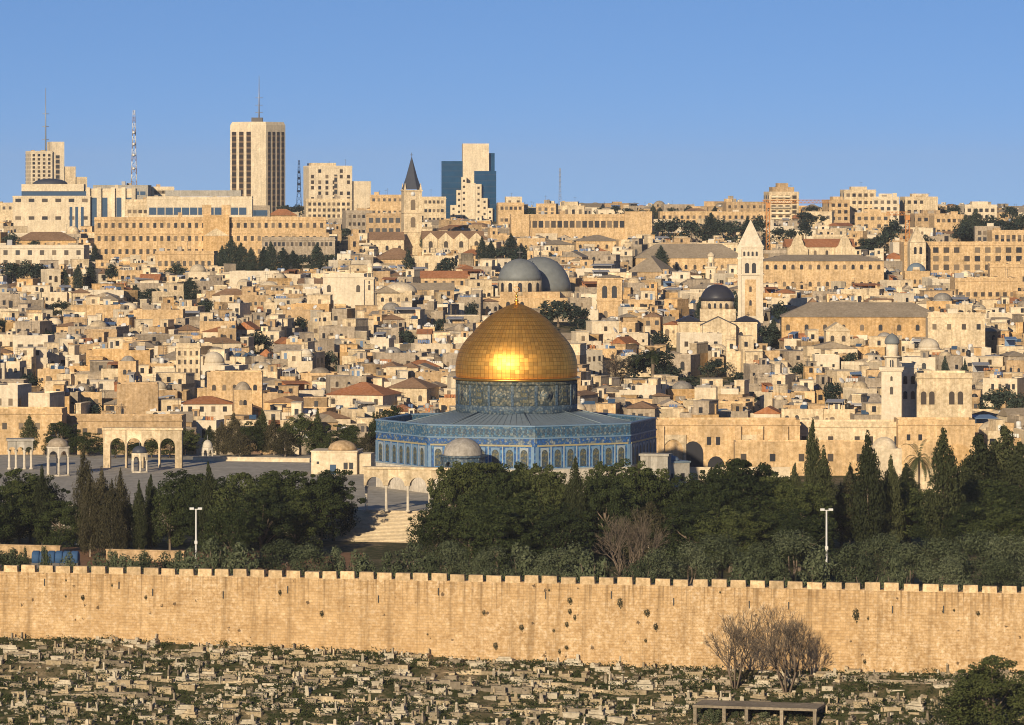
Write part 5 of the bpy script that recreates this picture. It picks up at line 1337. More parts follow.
bld('white_house', 'cream cube house with a plain front next to the boxy white house', 'house', 28, 50, 396, 418, 955, 'pale', 9, R(-16), 0, 0)
t = bld('red_roof_house', 'pale house under a red hipped roof left of the golden dome', 'house', 326, 383, 383, 408, 985, 'pale', 13, R(-18), 1, 3, (.9, 1.3), False, 'hip', 'tiles_red', roof_h=2.8, phrase='the red hipped roof')
bld('hip_house', 'cream house with a brown hipped roof between the red roof and the octagon', 'house', 387, 427, 378, 408, 1000, 'cream', 11, R(-14), 1, 2, (.9, 1.4), True, 'hip', 'tiles_brown', roof_h=2.4, phrase='the brown hipped roof')
bld('red_roof_house', 'white house with a low red tiled roof above the terrace trees', 'house', 183, 232, 397, 414, 965, 'white', 9, R(4), 1, 4, (.9, 1.2), False, 'hip', 'tiles_red', roof_h=1.6, phrase='the low red tiled roof')
t = bld('domed_house', 'stone house with a high grey dome right of the low red roof', 'house', 234, 252, 393, 412, 960, 'honey', 8, R(5), 1, 2, (.8, 1.2), True)
w, h = t['w'], t['h']; extra(t, 'dome', 'greyish', lambda m: m.dome(1.9, h, 2.5, 18, 0, 3))
t = bld('domed_house', 'honey house with a round stone dome above the four-arched gateway', 'house', 118, 136, 364, 380, 1010, 'honey', 7, 0, 1, 2, (.8, 1.2), True)
w, h = t['w'], t['h']; extra(t, 'dome', 'roofgrey', lambda m: m.dome(1.8, h, 1.9, 18, 0, 3))
t = bld('white_house', 'white house with three dark windows and a thin red canopy at far left', 'house', 13, 48, 338, 356, 1120, 'white', 9, R(-5), 1, 3, (1.5, 1.4), phrase='the three windowed white house'); w = t['w']
extra(t, 'canopy', 'tiles_red', lambda m: m.box(-w / 2, -1.2, .6, w / 2 + 1, -.02, .8))
bld('stone_hall', 'large plain honey wall block in the upper left of the old town', 'house', 133, 183, 312, 328, 1230, 'honey', 10, R(1), 0, 0, phrase='the plain honey block')
bld('stone_hall', 'long honey wall above the four-arched gateway', 'house', 86, 150, 353, 366, 1060, 'ochre', 8, R(-2), 0, 0)
bld('stone_house', 'tall pale stone house with many small windows above the terrace trees', 'house', 176, 200, 346, 378, 1030, 'cream', 8, R(3), 3, 4, (.6, 1.1), phrase='the tall many windowed house', margin=.5)
bld('stone_house', 'long two-storey honey house left of the tall many windowed house', 'house', 207, 262, 375, 400, 1000, 'honey', 8, R(2), 1, 5, (.9, 1.4), True)
bld('grey_block', 'square tan stone block with a flat roof above the gateway', 'house', 117, 158, 387, 412, 965, 'tan', 9, R(4), 0, 0, phrase='the square tan block')
# ================================================================ THE OLD TOWN: HUNDREDS OF SMALL HOUSES
rc = random.Random(2024)
TONES = [('honey', 'honey'), ('honey', 'honey'), ('cream', 'cream'), ('cream', 'cream'), ('pale', 'pale'), ('pale', 'pale'), ('tan', 'tan'), ('tan', 'tan'), ('ochre', 'ochre'), ('greyish', 'greyish'), ('greyish', 'greyish'), ('white', 'white'), ('white', 'white'), ('greyish', 'greyish')]
NUM = ['no', 'one', 'two', 'three', 'four', 'five', 'six', 'seven', 'eight', 'nine', 'ten', 'eleven', 'twelve']

def house_parts(rng, w, d, h, tone):
    """(part name, builder, material) lists, window spots, and words for what one sees"""
    P, wins, words = [], [], []
    wall = MB()
    style = rng.choices(['flat', 'step', 'hip', 'dome', 'domes', 'gable', 'shed'], [30, 26, 10, 9, 8, 6, 7])[0]
    wall.box(-w / 2, 0, -5, w / 2, d, h)
    roofm = rng.choice(['roofing', 'roofing', 'roofgrey', tone])
    def parapet(x0, y0, x1, y1, z, ph):
        wall.box(x0, y0, z + .003, x1, y0 + .3, z + ph); wall.box(x0, y1 - .3, z + .003, x1, y1, z + ph)
        wall.box(x0, y0 + .303, z + .003, x0 + .3, y1 - .303, z + ph); wall.box(x1 - .3, y0 + .303, z + .003, x1, y1 - .303, z + ph)
    top = h
    if style in ('flat', 'step', 'dome', 'domes', 'shed'):
        parapet(-w / 2, 0, w / 2, d, h, rng.choice([.25, .5, .8, 1.0]))
        r = MB(); r.box(-w / 2 + .31, .31, h + .002, w / 2 - .31, d - .31, h + .1); P.append(('roof', r, roofm))
    if style == 'step':
        f = rng.uniform(.35, .65); sh = rng.uniform(2.2, 3.4); left = rng.random() < .5
        x0, x1 = (-w / 2 + .01, -w / 2 + w * f) if left else (w / 2 - w * f, w / 2 - .01)
        y0 = rng.uniform(.35, d * .45)
        u = MB(); u.box(x0, y0, h + .101, x1, d - .4, h + sh); u.box(x0 - .1, y0 - .1, h + sh + .003, x1 + .1, d - .3, h + sh + .22)
        P.append(('upper_storey', u, rng.choice([tone, tone, 'cream', 'pale'])))
        if x1 - x0 > 2.2: wins.append(((x0 + x1) / 2 + rng.uniform(-.5, .5), y0 - .01, h + .8, .9, 1.3, False, None))
        words.append('a stepped upper storey'); top = h + sh
    elif style == 'hip':
        rm = rng.choice(['tiles_red', 'tiles_brown', 'tiles_brown', 'tiles_grey', 'tiles_grey'])
        r = MB(); rh = min(w, d) * rng.uniform(.17, .28); r.hip(w, d, h + .01, rh, .4, 0, 0, d / 2); P.append(('roof', r, rm)); top = h + rh
        words.append({'tiles_red': 'a red hipped roof', 'tiles_brown': 'a brown hipped roof', 'tiles_grey': 'a grey hipped roof'}[rm])
    elif style == 'gable':
        rm = rng.choice(['tiles_red', 'tiles_brown', 'tiles_grey', 'roofing'])
        al = rng.choice(['x', 'y'])
        r = MB(); rh = rng.uniform(1.2, 2.2); r.gable(w, d, h + .01, rh, .3, 0, 0, d / 2, al); P.append(('roof', r, rm)); top = h + rh
        words.append({'tiles_red': 'a red gabled roof', 'tiles_brown': 'a brown gabled roof', 'tiles_grey': 'a grey gabled roof', 'roofing': 'a dusty gabled roof'}[rm])
    elif style == 'dome':
        rr = min(w, d) * rng.uniform(.26, .4); m = MB(); hi = rng.uniform(.5, 1.0)
        m.lathe([(rr * 1.08, h + .1), (rr * 1.05, h + .7)], 16, 0, d / 2); m.dome(rr, h + .7, rr * hi, 18, 0, d / 2)
        dm = rng.choice(['white', 'pale', 'pale', 'greyish', 'roofgrey', 'cream']); P.append(('dome', m, dm)); top = h + .7 + rr * hi
        words.append({'white': 'a white dome', 'pale': 'a pale dome', 'greyish': 'a greyish dome', 'roofgrey': 'a grey dome', 'cream': 'a cream dome'}[dm])
    elif style == 'domes':
        n = 2 if w < 10 else 3; dm = rng.choice(['white', 'pale', 'cream', 'greyish'])
        for i in range(n):
            rr = min(w / n, d) * .4; m = MB(); m.dome(rr, h + .1, rr * rng.uniform(.45, .7), 14, -w / 2 + w * (i + .5) / n, d / 2); P.append(('dome', m, dm))
        words.append(NUM[n] + ' low ' + {'white': 'white', 'pale': 'pale', 'cream': 'cream', 'greyish': 'greyish'}[dm] + ' domes'); top = h + 1
    elif style == 'shed':
        cm = rng.choice(['tin', 'tin', 'tin_blue', 'white_paint', 'tiles_red'])
        m = MB(); cw = w * rng.uniform(.35, .6); x0 = rng.uniform(-w / 2 + .4, w / 2 - .4 - cw)
        m.add([(x0, .5, h + 2.0), (x0 + cw, .5, h + 2.0), (x0 + cw, d * .7, h + 2.5), (x0, d * .7, h + 2.5), (x0, .5, h + 2.1), (x0 + cw, .5, h + 2.1), (x0 + cw, d * .7, h + 2.6), (x0, d * .7, h + 2.6)],
              [(0, 3, 2, 1), (4, 5, 6, 7), (0, 1, 5, 4), (1, 2, 6, 5), (2, 3, 7, 6), (3, 0, 4, 7)])
        for xx_ in (x0 + .1, x0 + cw - .1): m.tube((xx_, .6, h), (xx_, .6, h + 2.0), .06, n=4)
        m.box(x0 + .2, d * .65, h + .1, x0 + cw - .2, d * .65 + .1, h + 2.4)
        P.append(('awning', m, cm)); top = h + 2.5
        words.append({'tin': 'a tin awning', 'tin_blue': 'a bluish awning', 'white_paint': 'a white awning', 'tiles_red': 'a rusty awning'}[cm])
    if rng.random() < .38 and w > 6:                    # a lower front block
        fw, fh, fd = w * rng.uniform(.3, .55), h * rng.uniform(.45, .8), rng.uniform(1.5, 3.5)
        x0 = rng.uniform(-w / 2, w / 2 - fw); m = MB(); m.box(x0, -fd, -5, x0 + fw, -.003, fh); P.append(('front_block', m, rng.choice([tone, 'cream', 'tan'])))
    # what stands on the roofs
    if style in ('flat', 'step', 'domes', 'shed', 'dome'):
        n = rng.choices([0, 1, 2, 3, 4, 6, 8], [1, 2, 3, 4, 4, 4, 2])[0] if w > 5 else rng.randint(0, 3)
        for i in range(n):
            x, y = rng.uniform(-w / 2 + .8, w / 2 - .8), rng.uniform(.7, d - .8)
            k = rng.random(); m = MB()
            if k < .12:
                a_ = rng.uniform(.8, 1.8); x = max(-w / 2 + a_ + .4, min(w / 2 - a_ - .4, x)); hh = rng.uniform(1.2, 1.9)
                m.tube((x - a_, y, h + hh), (x + a_, y, h + hh), .03, n=4)
                for s_ in (-1, 1): m.tube((x + s_ * a_, y, h), (x + s_ * a_, y, h + hh), .04, n=4)
                xx_ = x - a_
                while xx_ < x + a_ - .5: bw = rng.uniform(.3, .7); m.box(xx_, y - .02, h + hh - rng.uniform(.5, 1.0), xx_ + bw, y + .02, h + hh); xx_ += bw + .12
                P.append(('washing_line', m, rng.choice(['white_paint', 'cloth_blue', 'tiles_red', 'metal_dark'])))
            elif k < .24:
                a_ = rng.uniform(.8, 2.2); x = max(-w / 2 + a_ + .4, min(w / 2 - a_ - .4, x)); m.box(x - a_, y - .12, h + .1, x + a_, y + .12, h + rng.uniform(.8, 1.8)); P.append(('partition_wall', m, rng.choice([tone, 'greyish', 'tan', 'white', 'roofgrey'])))
            elif k < .44:
                mt = rng.choice(['tank_black', 'white_paint', 'white_paint', 'tin'])
                m.lathe([(.55, h + .5), (.6, h + .55), (.6, h + 1.55), (.35, h + 1.75), (.02, h + 1.78)], 10, x, y); m.box(x - .5, y - .5, h + .1, x + .5, y + .5, h + .5); P.append(('water_tank', m, mt))
                if i == 0: words.append({'tank_black': 'a black water tank', 'white_paint': 'a white water tank', 'tin': 'a tin water tank'}[mt])
            elif k < .56:
                s_ = rng.uniform(.45, .8)
                m.lathe([(.04, 0), (s_ * .6, .05), (s_, .22), (s_ * .98, .24), (.03, .12)], 12, M=Matrix.Translation((x, y, h + 1.1)) @ Matrix.Rotation(R(rng.uniform(-50, 50)), 4, 'Z') @ Matrix.Rotation(R(55), 4, 'X')); m.tube((x, y, h), (x, y, h + 1.1), .05, n=4); P.append(('satellite_dish', m, 'white_paint'))
                if i == 0: words.append('a satellite dish')
            elif k < .70:
                bw, bh = rng.uniform(1.2, 2.4), rng.uniform(1.4, 2.4)
                m.box(x - bw / 2, y - .9, h + .1, x + bw / 2, y + .9, h + bh); m.box(x - bw / 2 - .1, y - 1, h + bh + .002, x + bw / 2 + .1, y + 1, h + bh + .15)
                P.append(('stair_head', m, rng.choice([tone, 'white', 'pale', 'greyish', 'tan'])))
                m2 = MB(); m2.box(x - .4, y - .95, h + .12, x + .3, y - .9, h + bh * .85); P.append(('roof_door', m2, rng.choice(['pane', 'tin_blue', 'metal_dark'])))
                if i == 0: words.append('a stair head')
            elif k < .86:
                hh = rng.uniform(2, 4.5); m.tube((x, y, h), (x, y, h + hh), .05, n=4); m.tube((x - .7, y, h + hh - .3), (x + .7, y, h + hh - .3), .035, n=4); m.tube((x - .5, y, h + hh - .8), (x + .5, y, h + hh - .8), .035, n=4); P.append(('aerial', m, 'metal_dark'))
                if i == 0: words.append('an aerial')
            else:
                m.add([(x - .8, y - .6, h + .3), (x + .8, y - .6, h + .3), (x + .8, y + .5, h + 1.1), (x - .8, y + .5, h + 1.1), (x - .8, y - .6, h + .36), (x + .8, y - .6, h + .36), (x + .8, y + .5, h + 1.16), (x - .8, y + .5, h + 1.16)], [(0, 3, 2, 1), (4, 5, 6, 7), (0, 1, 5, 4), (1, 2, 6, 5), (2, 3, 7, 6), (3, 0, 4, 7)])
                m.tube((x - .7, y + .45, h), (x - .7, y + .45, h + 1.1), .05, n=4); P.append(('solar_panel', m, 'pane_blue'))
                if i == 0: words.append('a solar panel')
    P.insert(0, ('wall', wall, tone))
    # windows and doors
    wn_, nw = rng.choice([(.75, 1.15), (.9, 1.4), (.7, 1.3), (1.1, 1.3), (.6, .8)]), 0
    arched = rng.random() < .4
    cols = max(1, int(w / rng.uniform(1.6, 2.8))); rowz = [1.0] if h < 4.2 else [.9, h - 2.4]
    if rng.random() < .12: cols = 0
    for z in rowz:
        for i in range(cols):
            if rng.random() < .18: continue
            x = -w / 2 + w * (i + .5) / cols + rng.uniform(-.25, .25)
            if abs(x) < w / 2 - .7: wins.append((x, -.01, z + rng.uniform(-.15, .15), wn_[0], wn_[1], arched, None)); nw += 1
    for sgn in (-1, 1):
        if rng.random() < .5:
            for i in range(rng.randint(1, 3)): wins.append((sgn * (w / 2 + .01), rng.uniform(.8, d - .8), rng.choice(rowz), wn_[0], wn_[1], arched, sgn))
    if rng.random() < .5:
        x = rng.uniform(-w / 2 + 1, w / 2 - 1); wins.append((x, -.02, max(.2, rowz[-1] - .9), 1.1, 2.1, rng.random() < .5, None))
    return P, wins, words, nw, top

# ---- lay them out in crooked rows up the hillside
def hits(x, y, w, d):
    return False
spots = []
Y = 922.0
while Y < 2450:
    half = 512 * Y / F + 45
    x = -half - rc.uniform(0, 10)
    while x < half:
        w = rc.choice([3.5, 4, 4.5, 5, 5.5, 6, 7, 7.5, 8, 9, 11, 14]) * rc.uniform(.85, 1.15) * (1.0 if Y < 1350 else 1.15)
        if Y > 1650: w *= 1.3 + (Y - 1650) / 1500
        d = rc.uniform(5.5, 9.5)
        h = rc.choice([2.6, 3.0, 3.5, 4, 4.5, 5.5, 6.2, 7.0]) * rc.uniform(.9, 1.1)
        y = Y + rc.uniform(-5, 5)
        rot = rc.choice([rc.gauss(0, 5), rc.gauss(-14, 6), rc.gauss(12, 8), rc.gauss(0, 20)])
        if Y > 1900: h *= 1.25 + rc.choice([0, 0, .5, 1.0]) * (Y > 2100); d *= 1.3
        if Y > 1720 and rc.random() < .25: x += w; continue
        spots.append([x + w / 2, y, w, d, h, R(max(-38, min(38, rot)))])
        x += w * rc.uniform(.92, 1.05) + rc.choice([0, .3, .8, 1.5, 2.5])
    Y += rc.uniform(7.0, 8.6) * (1 if Y < 1500 else 1.35 if Y < 1900 else 2.6)
GRID = np.full((760, 1124), 1e9)                         # nearest thing per picture point, to leave out what nothing shows of
def rect(px0, px1, y0, y1):
    return max(0, int(px0 + 50)), min(1124, int(px1 + 50) + 1), max(0, int(y0)), min(760, int(y1))
for (a, b, yt, yb, Yq) in OCC:
    i0, i1, j0, j1 = rect(a + 1, b - 1, yt, yb)
    sub = GRID[j0:j1, i0:i1]; sub[sub > Yq] = Yq
GRID[470:, :] = np.minimum(GRID[470:, :], 900)
cand = []
for sp_ in spots:
    x, y, w, d, h, rot = sp_
    z = city_z(y) + rc.uniform(-.8, 1.4)
    a, b = PX(x - w / 2, y), PX(x + w / 2, y)
    ok = True
    for (p0, p1, yb, Yq) in PROTECT:
        if p1 > a + 2 and p0 < b - 2:
            if y < Yq + 3 and y > Yq - 400:                              # would rise in front of something that must stay in sight
                lim = HC - (yb - 3 - Y0) * y / F
                if z + h + 1.2 > lim: h = lim - z - 1.5
            elif y >= Yq + 3 and y < Yq + 22 and Yq > 890: ok = False   # inside a bigger building
    if y > 1850: h = min(h, HC - (rc.uniform(206, 213) - Y0) * y / F - z)
    if not ok or h < 1.8: continue
    sp_[4] = h
    cand.append((y, x, w, d, h, rot, z, a, b))
cand.sort()
vis, beside = [], []
for c in cand:
    y, x, w, d, h, rot, z, a, b = c
    i0, i1, j0, j1 = rect(a, b, PY(z + h + .6, y), PY(z - 1, y))
    if b < 0 or a > 1024:                                   # just past the frame's edge
        beside.append(c); continue
    if i1 <= i0 or j1 <= j0: continue
    sub = GRID[j0:j1, i0:i1]
    n = int((sub > y).sum())
    if n < 5:
        if 380 < (a + b) / 2 < 660 and y < 1330: beside.append(c)   # behind the shrine
        continue
    sub[sub > y] = y
    inside = max(0, min(1024, b) - max(0, a)) / max(1, b - a)
    if inside <= 0: continue
    vis.append((n * inside, c))
vis.sort(key=lambda q: -q[0])
beside = [(0, c) for i, c in enumerate(beside) if i % 3 == 0 or c[0] < 1100]
print('houses that show:', len(vis), 'of', len(spots))
FAR = {}
stuff = MB(); stuff_mats = []
def sm(mt):
    if mt not in stuff_mats: stuff_mats.append(mt)
    return stuff_mats.index(mt)
N_HOUSES = 290
for idx, (n_, c) in enumerate(vis + beside):
    y, x, w, d, h, rot, z, a, b = c
    tone, word = rc.choice(TONES)
    P, wins, words, nw, top = house_parts(rc, w, d, h, tone)
    if idx < N_HOUSES:
        t = thing('stone_house', None, 'house', (x, y, z), rot, 'small stone houses of the old town')
        for nm, mb, mt in P: mb.build(nm, mt, t)
        for (wx, wy, wz, ww, wh, ar, sgn) in wins:
            put('window', pane_mesh(ww, wh, ar, rc.choice(['pane', 'pane', 'pane_brown', 'pane_light']))[1], t, (wx, wy, wz), 0 if sgn is None else R(90 * sgn))
        size = 'small' if w < 6.5 else 'wide' if w > 11 else 'tall' if h > 6 and w < 9 else 'low' if h < 3.6 else ''
        feats = list(words)
        if nw >= 1: feats.append(NUM[min(nw, 12)] + (' window' if nw == 1 else ' windows'))
        ITEMS.append((t, 'house', (size + ' ' + word + ' house').strip(), PX(x, y), PY(z + h * .6, y), feats))
    else:
        M = Matrix.Translation((x, y, z)) @ Matrix.Rotation(rot, 4, 'Z')
        for nm, mb, mt in P: stuff.append(mb, M, sm(mt))
        for (wx, wy, wz, ww, wh, ar, sgn) in wins:
            k = Matrix.Translation((wx, wy, wz))
            if sgn is not None: k = k @ Matrix.Rotation(R(90 * sgn), 4, 'Z')
            stuff.append(pane_mesh(ww, wh, ar)[0], M @ k, sm('pane'))
o = stuff.build('crowded_houses', stuff_mats)
tag(o, kind='stuff')
# ================================================================ THE CEMETERY IN FRONT OF THE WALL
rg = random.Random(99)
def uv_point(u, t):
    """u metres along the wall, t metres in front of it"""
    ca, sa = math.cos(WANG), math.sin(WANG)
    x, y = u * ca + t * sa, 575 + u * sa - t * ca
    return x, y, ground_at(x, y)
DIRS = [-1, 1]
def grave(kind, rng):
    """parts of one grave, long axis along local x"""
    P = []
    def bx_part(nm, mt, *b):
        m = MB(); m.box(*b); P.append((nm, m, mt))
    def taper(nm, mt, x, y, w, d, z0, z1, top=.85, round_=False):
        m = MB()
        if round_: m.arch_pane(w, z1 - z0, d, 0, Matrix.Translation((x, y + d / 2, 0)), 0, z0)
        else: m.prism([(x - w / 2, y - d / 2), (x + w / 2, y - d / 2), (x + w / 2, y + d / 2), (x - w / 2, y + d / 2)], z0, z1, 0, None, top)
        P.append((nm, m, mt))
    mt = rng.choice(['tomb_cream'] * 4 + ['tomb_white'] * 4 + ['tomb_grey'] * 3)
    L, W = rng.uniform(1.4, 2.3), rng.uniform(.55, .8)
    if kind == 'box':
        h = rng.uniform(.22, .48)
        bx_part('base', mt, -L / 2, -W / 2, -.6, L / 2, W / 2, h)
        bx_part('slab', mt, -L / 2 - .06, -W / 2 - .06, h + .002, L / 2 + .06, W / 2 + .06, h + .12)
        for s_ in (-1, 1):
            if rng.random() < .5: taper('headstone', rng.choice([mt, 'tomb_white', 'tomb_grey']), s_ * (L / 2 - .18), 0, .16 if rng.random() < .5 else .5, .5 if rng.random() < .5 else .16, h + .122, h + rng.uniform(.25, .55))
    elif kind == 'stepped':
        bx_part('lower_step', mt, -L / 2 - .3, -W / 2 - .3, -.6, L / 2 + .3, W / 2 + .3, .26)
        bx_part('middle_step', mt, -L / 2, -W / 2, .302, L / 2, W / 2, .62)
        bx_part('slab', 'tomb_white' if rng.random() < .5 else mt, -L / 2 + .25, -W / 2 + .2, .622, L / 2 - .25, W / 2 - .2, .85)
        if rng.random() < .6: taper('headstone', mt, L / 2 - .5, 0, .4, .18, .852, 1.5, .9, True)
    elif kind == 'stone':
        h = rng.uniform(.35, .8)
        taper('headstone', mt, 0, 0, rng.uniform(.25, .5), .18, -.5, h, .8, rng.random() < .5)
        if rng.random() < .6: bx_part('kerb', mt, -.5, -.55, -.5, .5, -.12, .16)
    elif kind == 'pillar':
        h = rng.uniform(.8, 1.4)
        bx_part('base', mt, -.4, -.35, -.6, .4, .35, .25)
        taper('shaft', mt, 0, 0, .42, .36, .252, h, .7)
        m = MB(); m.dome(.2, h + .001, .25, 10); P.append(('cap', m, mt))
    elif kind == 'kerbed':
        h = rng.uniform(.25, .45)
        m = MB(); m.box(-L / 2, -W / 2, -.6, L / 2, -W / 2 + .18, h); m.box(-L / 2, W / 2 - .18, -.6, L / 2, W / 2, h); m.box(-L / 2, -W / 2 + .181, -.6, -L / 2 + .18, W / 2 - .181, h); m.box(L / 2 - .18, -W / 2 + .181, -.6, L / 2, W / 2 - .181, h); P.append(('kerb', m, mt))
        bx_part('earth_fill', 'red_soil', -L / 2 + .181, -W / 2 + .181, -.6, L / 2 - .181, W / 2 - .181, h - .12)
        for s_ in (-1, 1): taper('headstone', mt, s_ * (L / 2 - .2), 0, .22, .5, h - .1, h + rng.uniform(.4, .9), .9)
    elif kind == 'slab':
        bx_part('slab', mt, -L / 2, -W / 2, -.6, L / 2, W / 2, rng.uniform(.15, .3))
    tone = {'tomb_cream': 'cream', 'tomb_white': 'white', 'tomb_grey': 'grey'}[mt]
    return P, tone
GNAMES = {'box': ('box_tomb', 'tomb', 'box tomb'), 'stepped': ('stepped_tomb', 'tomb', 'stepped tomb'), 'stone': ('headstone_grave', 'gravestone', 'upright headstone'),
          'pillar': ('pillar_tomb', 'gravestone', 'pillar gravestone'), 'kerbed': ('kerbed_grave', 'grave', 'kerbed grave'), 'slab': ('slab_tomb', 'grave', 'flat slab grave')}
# low terrace walls and paths across the slope (u0, u1, t, height)
for i, (u0, u1, t0, hh, lab) in enumerate([(-70, -42, 7.5, .7, 'long low terrace wall among the graves at far left'), (-40, -12, 9.0, .8, 'low cream terrace wall among the graves left of centre'), (-14, 7, 15.5, .9, 'pale terrace wall with a tomb against it near the centre'), (6, 22, 13.5, .7, 'broken terrace wall below the middle of the city wall'),
                                             (24, 52, 17.5, .8, 'ruinous terrace wall beyond the concrete frame'), (-62, -30, 20.0, .7, 'crumbling terrace wall across the lower left graves'), (50, 66, 6.0, .6, 'low wall at the foot of the city wall, far right'), (-22, 14, 24.0, .6, 'lowest terrace wall beside the dirt path'), (-66, -50, 13.5, .6, 'short terrace wall between the far left graves'), (-36, -20, 15.0, .6, 'thin terrace wall between graves left of centre'), (26, 44, 8.0, .6, 'thin terrace wall between graves near the bare trees'), (-8, 12, 7.0, .6, 'thin terrace wall just below the centre of the city wall'), (-56, -38, 27.0, .6, 'long terrace wall among the lowest graves at left')]):
    x, y, z = uv_point((u0 + u1) / 2, t0)
    t = thing('terrace_wall', lab, 'wall', (x, y, z), WANG + R(rg.uniform(-1, 1)))
    m = MB(); n = int((u1 - u0) / 1.4)
    for k in range(n):
        a = -(u1 - u0) / 2 + (u1 - u0) * k / n; b = a + (u1 - u0) / n - .003
        xx_, yy_, zz_ = uv_point((u0 + u1) / 2 + a, t0)
        dz = zz_ - z
        m.box(a, -rg.uniform(.2, .3), dz - 1.2, b, .35, dz + hh * rg.uniform(.55, 1.05))
    m.build('wall_face', 'tomb_cream' if i % 2 else 'tomb_grey', t)
pth = MB()
pp = []
for i in range(41):
    u = -16 + 34 * i / 40; tt_ = 20.6 + .5 * math.sin(u * .2)
    for d_ in (-.55, .55):
        x, y, z = uv_point(u, tt_ + d_); pp.append((x, y, z + .06))
pth.add(pp, [(2 * i, 2 * i + 2, 2 * i + 3, 2 * i + 1) for i in range(40)])
tag(pth.build('dirt_path', 'tomb_grey'), kind='structure')
# concrete frame
px, Yc = 755, 540.5
x = XX(px, Yc); z = ground_at(x, Yc)
t = thing('concrete_frame', 'roofless concrete frame with five posts and dark openings below the bare trees', 'structure', (x, Yc, z), WANG)
w = 122 / S(Yc); zt = min(ZZ(700, Yc) - z, 2.1)
m = MB(); m.box(-w / 2 - .3, -.35, zt - .32, w / 2 + .3, 5.5, zt); m.build('roof_beam', 'tomb_grey', t)
pm = MB(); pm.box(-.22, -.3, -1.5, .22, .25, zt - .325); pme = pm.mesh('post', 'tomb_grey')
for k in (0, 1.95, 3.45, 5.8, 8.0): put('post', pme, t, (-w / 2 + w * k / 8.0, 0, 0))
m = MB(); m.box(-w / 2, 4.9, -1.5, w / 2, 5.4, zt - .33); m.build('back_wall', 'roofgrey', t)
for px_, w_ in ((712, 20), (738, 18), (765, 28), (795, 22)): tree('shrub', px_, 705, w_, Yc + 2.0, label={712: 'leftmost', 738: 'second from left', 765: 'widest', 795: 'rightmost'}[px_] + ' dark shrub growing inside the concrete frame', z0=z - .3)
note('the concrete frame', 693, 817, 700, 722, Yc)
LANDMARKS.append(('the wide leafless tree', 795, 655)); LANDMARKS.append(('the slender leafless tree', 735, 655)); LANDMARKS.append(('the dense corner bush', 985, 695))
# the graves, row after row
GR = []
t0 = 1.2
row = 0
while t0 < 46:
    u = -80 + rg.uniform(0, 2)
    while u < 80:
        kind = rg.choices(['box', 'stepped', 'stone', 'pillar', 'kerbed', 'slab'], [36, 9, 16, 4, 14, 30])[0]
        if row == 0 and rg.random() < .5: kind = 'stone'
        tt = t0 + rg.uniform(-.55, .55)
        x, y, z = uv_point(u, tt)
        px, py = PX(x, y), PY(z, y)
        step = {'box': 2.9, 'stepped': 3.4, 'stone': 1.1, 'pillar': 1.4, 'kerbed': 2.8, 'slab': 2.6}[kind] * rg.uniform(.85, 1.25)
        dens = .5 + .5 * math.sin(u * .13 + t0 * .5) * math.sin(u * .05 - t0 * .21)
        if -20 < px < 1050 and py < 745 and rg.random() < .50 + .45 * dens and not (685 < px < 830 and 535 < y < 550) and not (953 < px < 1024 and py > 690):
            GR.append((kind, x, y, z, WANG + R(rg.gauss(0, 8)) + (R(90) if rg.random() < .12 else 0), px, py, row))
        u += step
    t0 += rg.uniform(1.5, 2.0); row += 1
big = {'box': 1.25, 'stepped': 2.0, 'stone': .55, 'pillar': .8, 'kerbed': 1.0, 'slab': .5}
order = sorted(GR, key=lambda q: -big[q[0]] * (1 + .002 * (q[6] - 640)) * (1 if 0 < q[5] < 1024 and q[6] < 728 else .2))
print('graves:', len(GR))
gst = MB(); gm = ['tomb_cream', 'tomb_white', 'tomb_grey', 'red_soil']
for i, (kind, x, y, z, rot, px, py, row) in enumerate(order):
    P, tone = grave(kind, rg)
    if i < 285:
        nm, cat, words = GNAMES[kind]
        t = thing(nm, None, cat, (x, y, z), rot, 'graves below the city wall')
        t.rotation_euler = (R(rg.gauss(0, 2)), R(rg.gauss(0, 2)), rot)
        for pn, mb, mt in P: mb.build(pn, mt, t)
        ITEMS.append((t, 'grave', tone + ' ' + words, px, py, []))
    else:
        M = Matrix.Translation((x, y, z)) @ Matrix.Rotation(rot, 4, 'Z') @ Matrix.Rotation(R(rg.gauss(0, 4)), 4, 'X')
        for pn, mb, mt in P: gst.append(mb, M, gm.index(mt))
tag(gst.build('crowded_graves', gm), kind='stuff')
# weeds and grass between them
wd = MB()
for _ in range(10500):
    u, tt = rg.uniform(-80, 80), rg.uniform(.2, 46) 
    s_ = math.sin(u * .21 + 1.7 * math.sin(tt * .3)) + math.sin(tt * .6 + u * .07) + .8 * math.sin(u * .9 + tt * .8)
    if s_ < -.7 and rg.random() < .7: continue
    x, y, z = uv_point(u, tt)
    if PY(z, y) > 750: continue
    rr = rg.uniform(.25, .7) * (1.7 if rg.random() < .12 else 1)
    for k in range(int(rg.randint(9, 16) * (1 + rr))):
        a, q_ = rg.uniform(0, 6.28), rg.uniform(0, rr)
        leaf(wd, (x + q_ * math.cos(a) * 1.6, y + q_ * math.sin(a), z + rg.uniform(.02, rr * .9)), (0, -.2, .7), .14, rg)
tag(wd.build('weeds', 'weed_leaf'), kind='stuff')
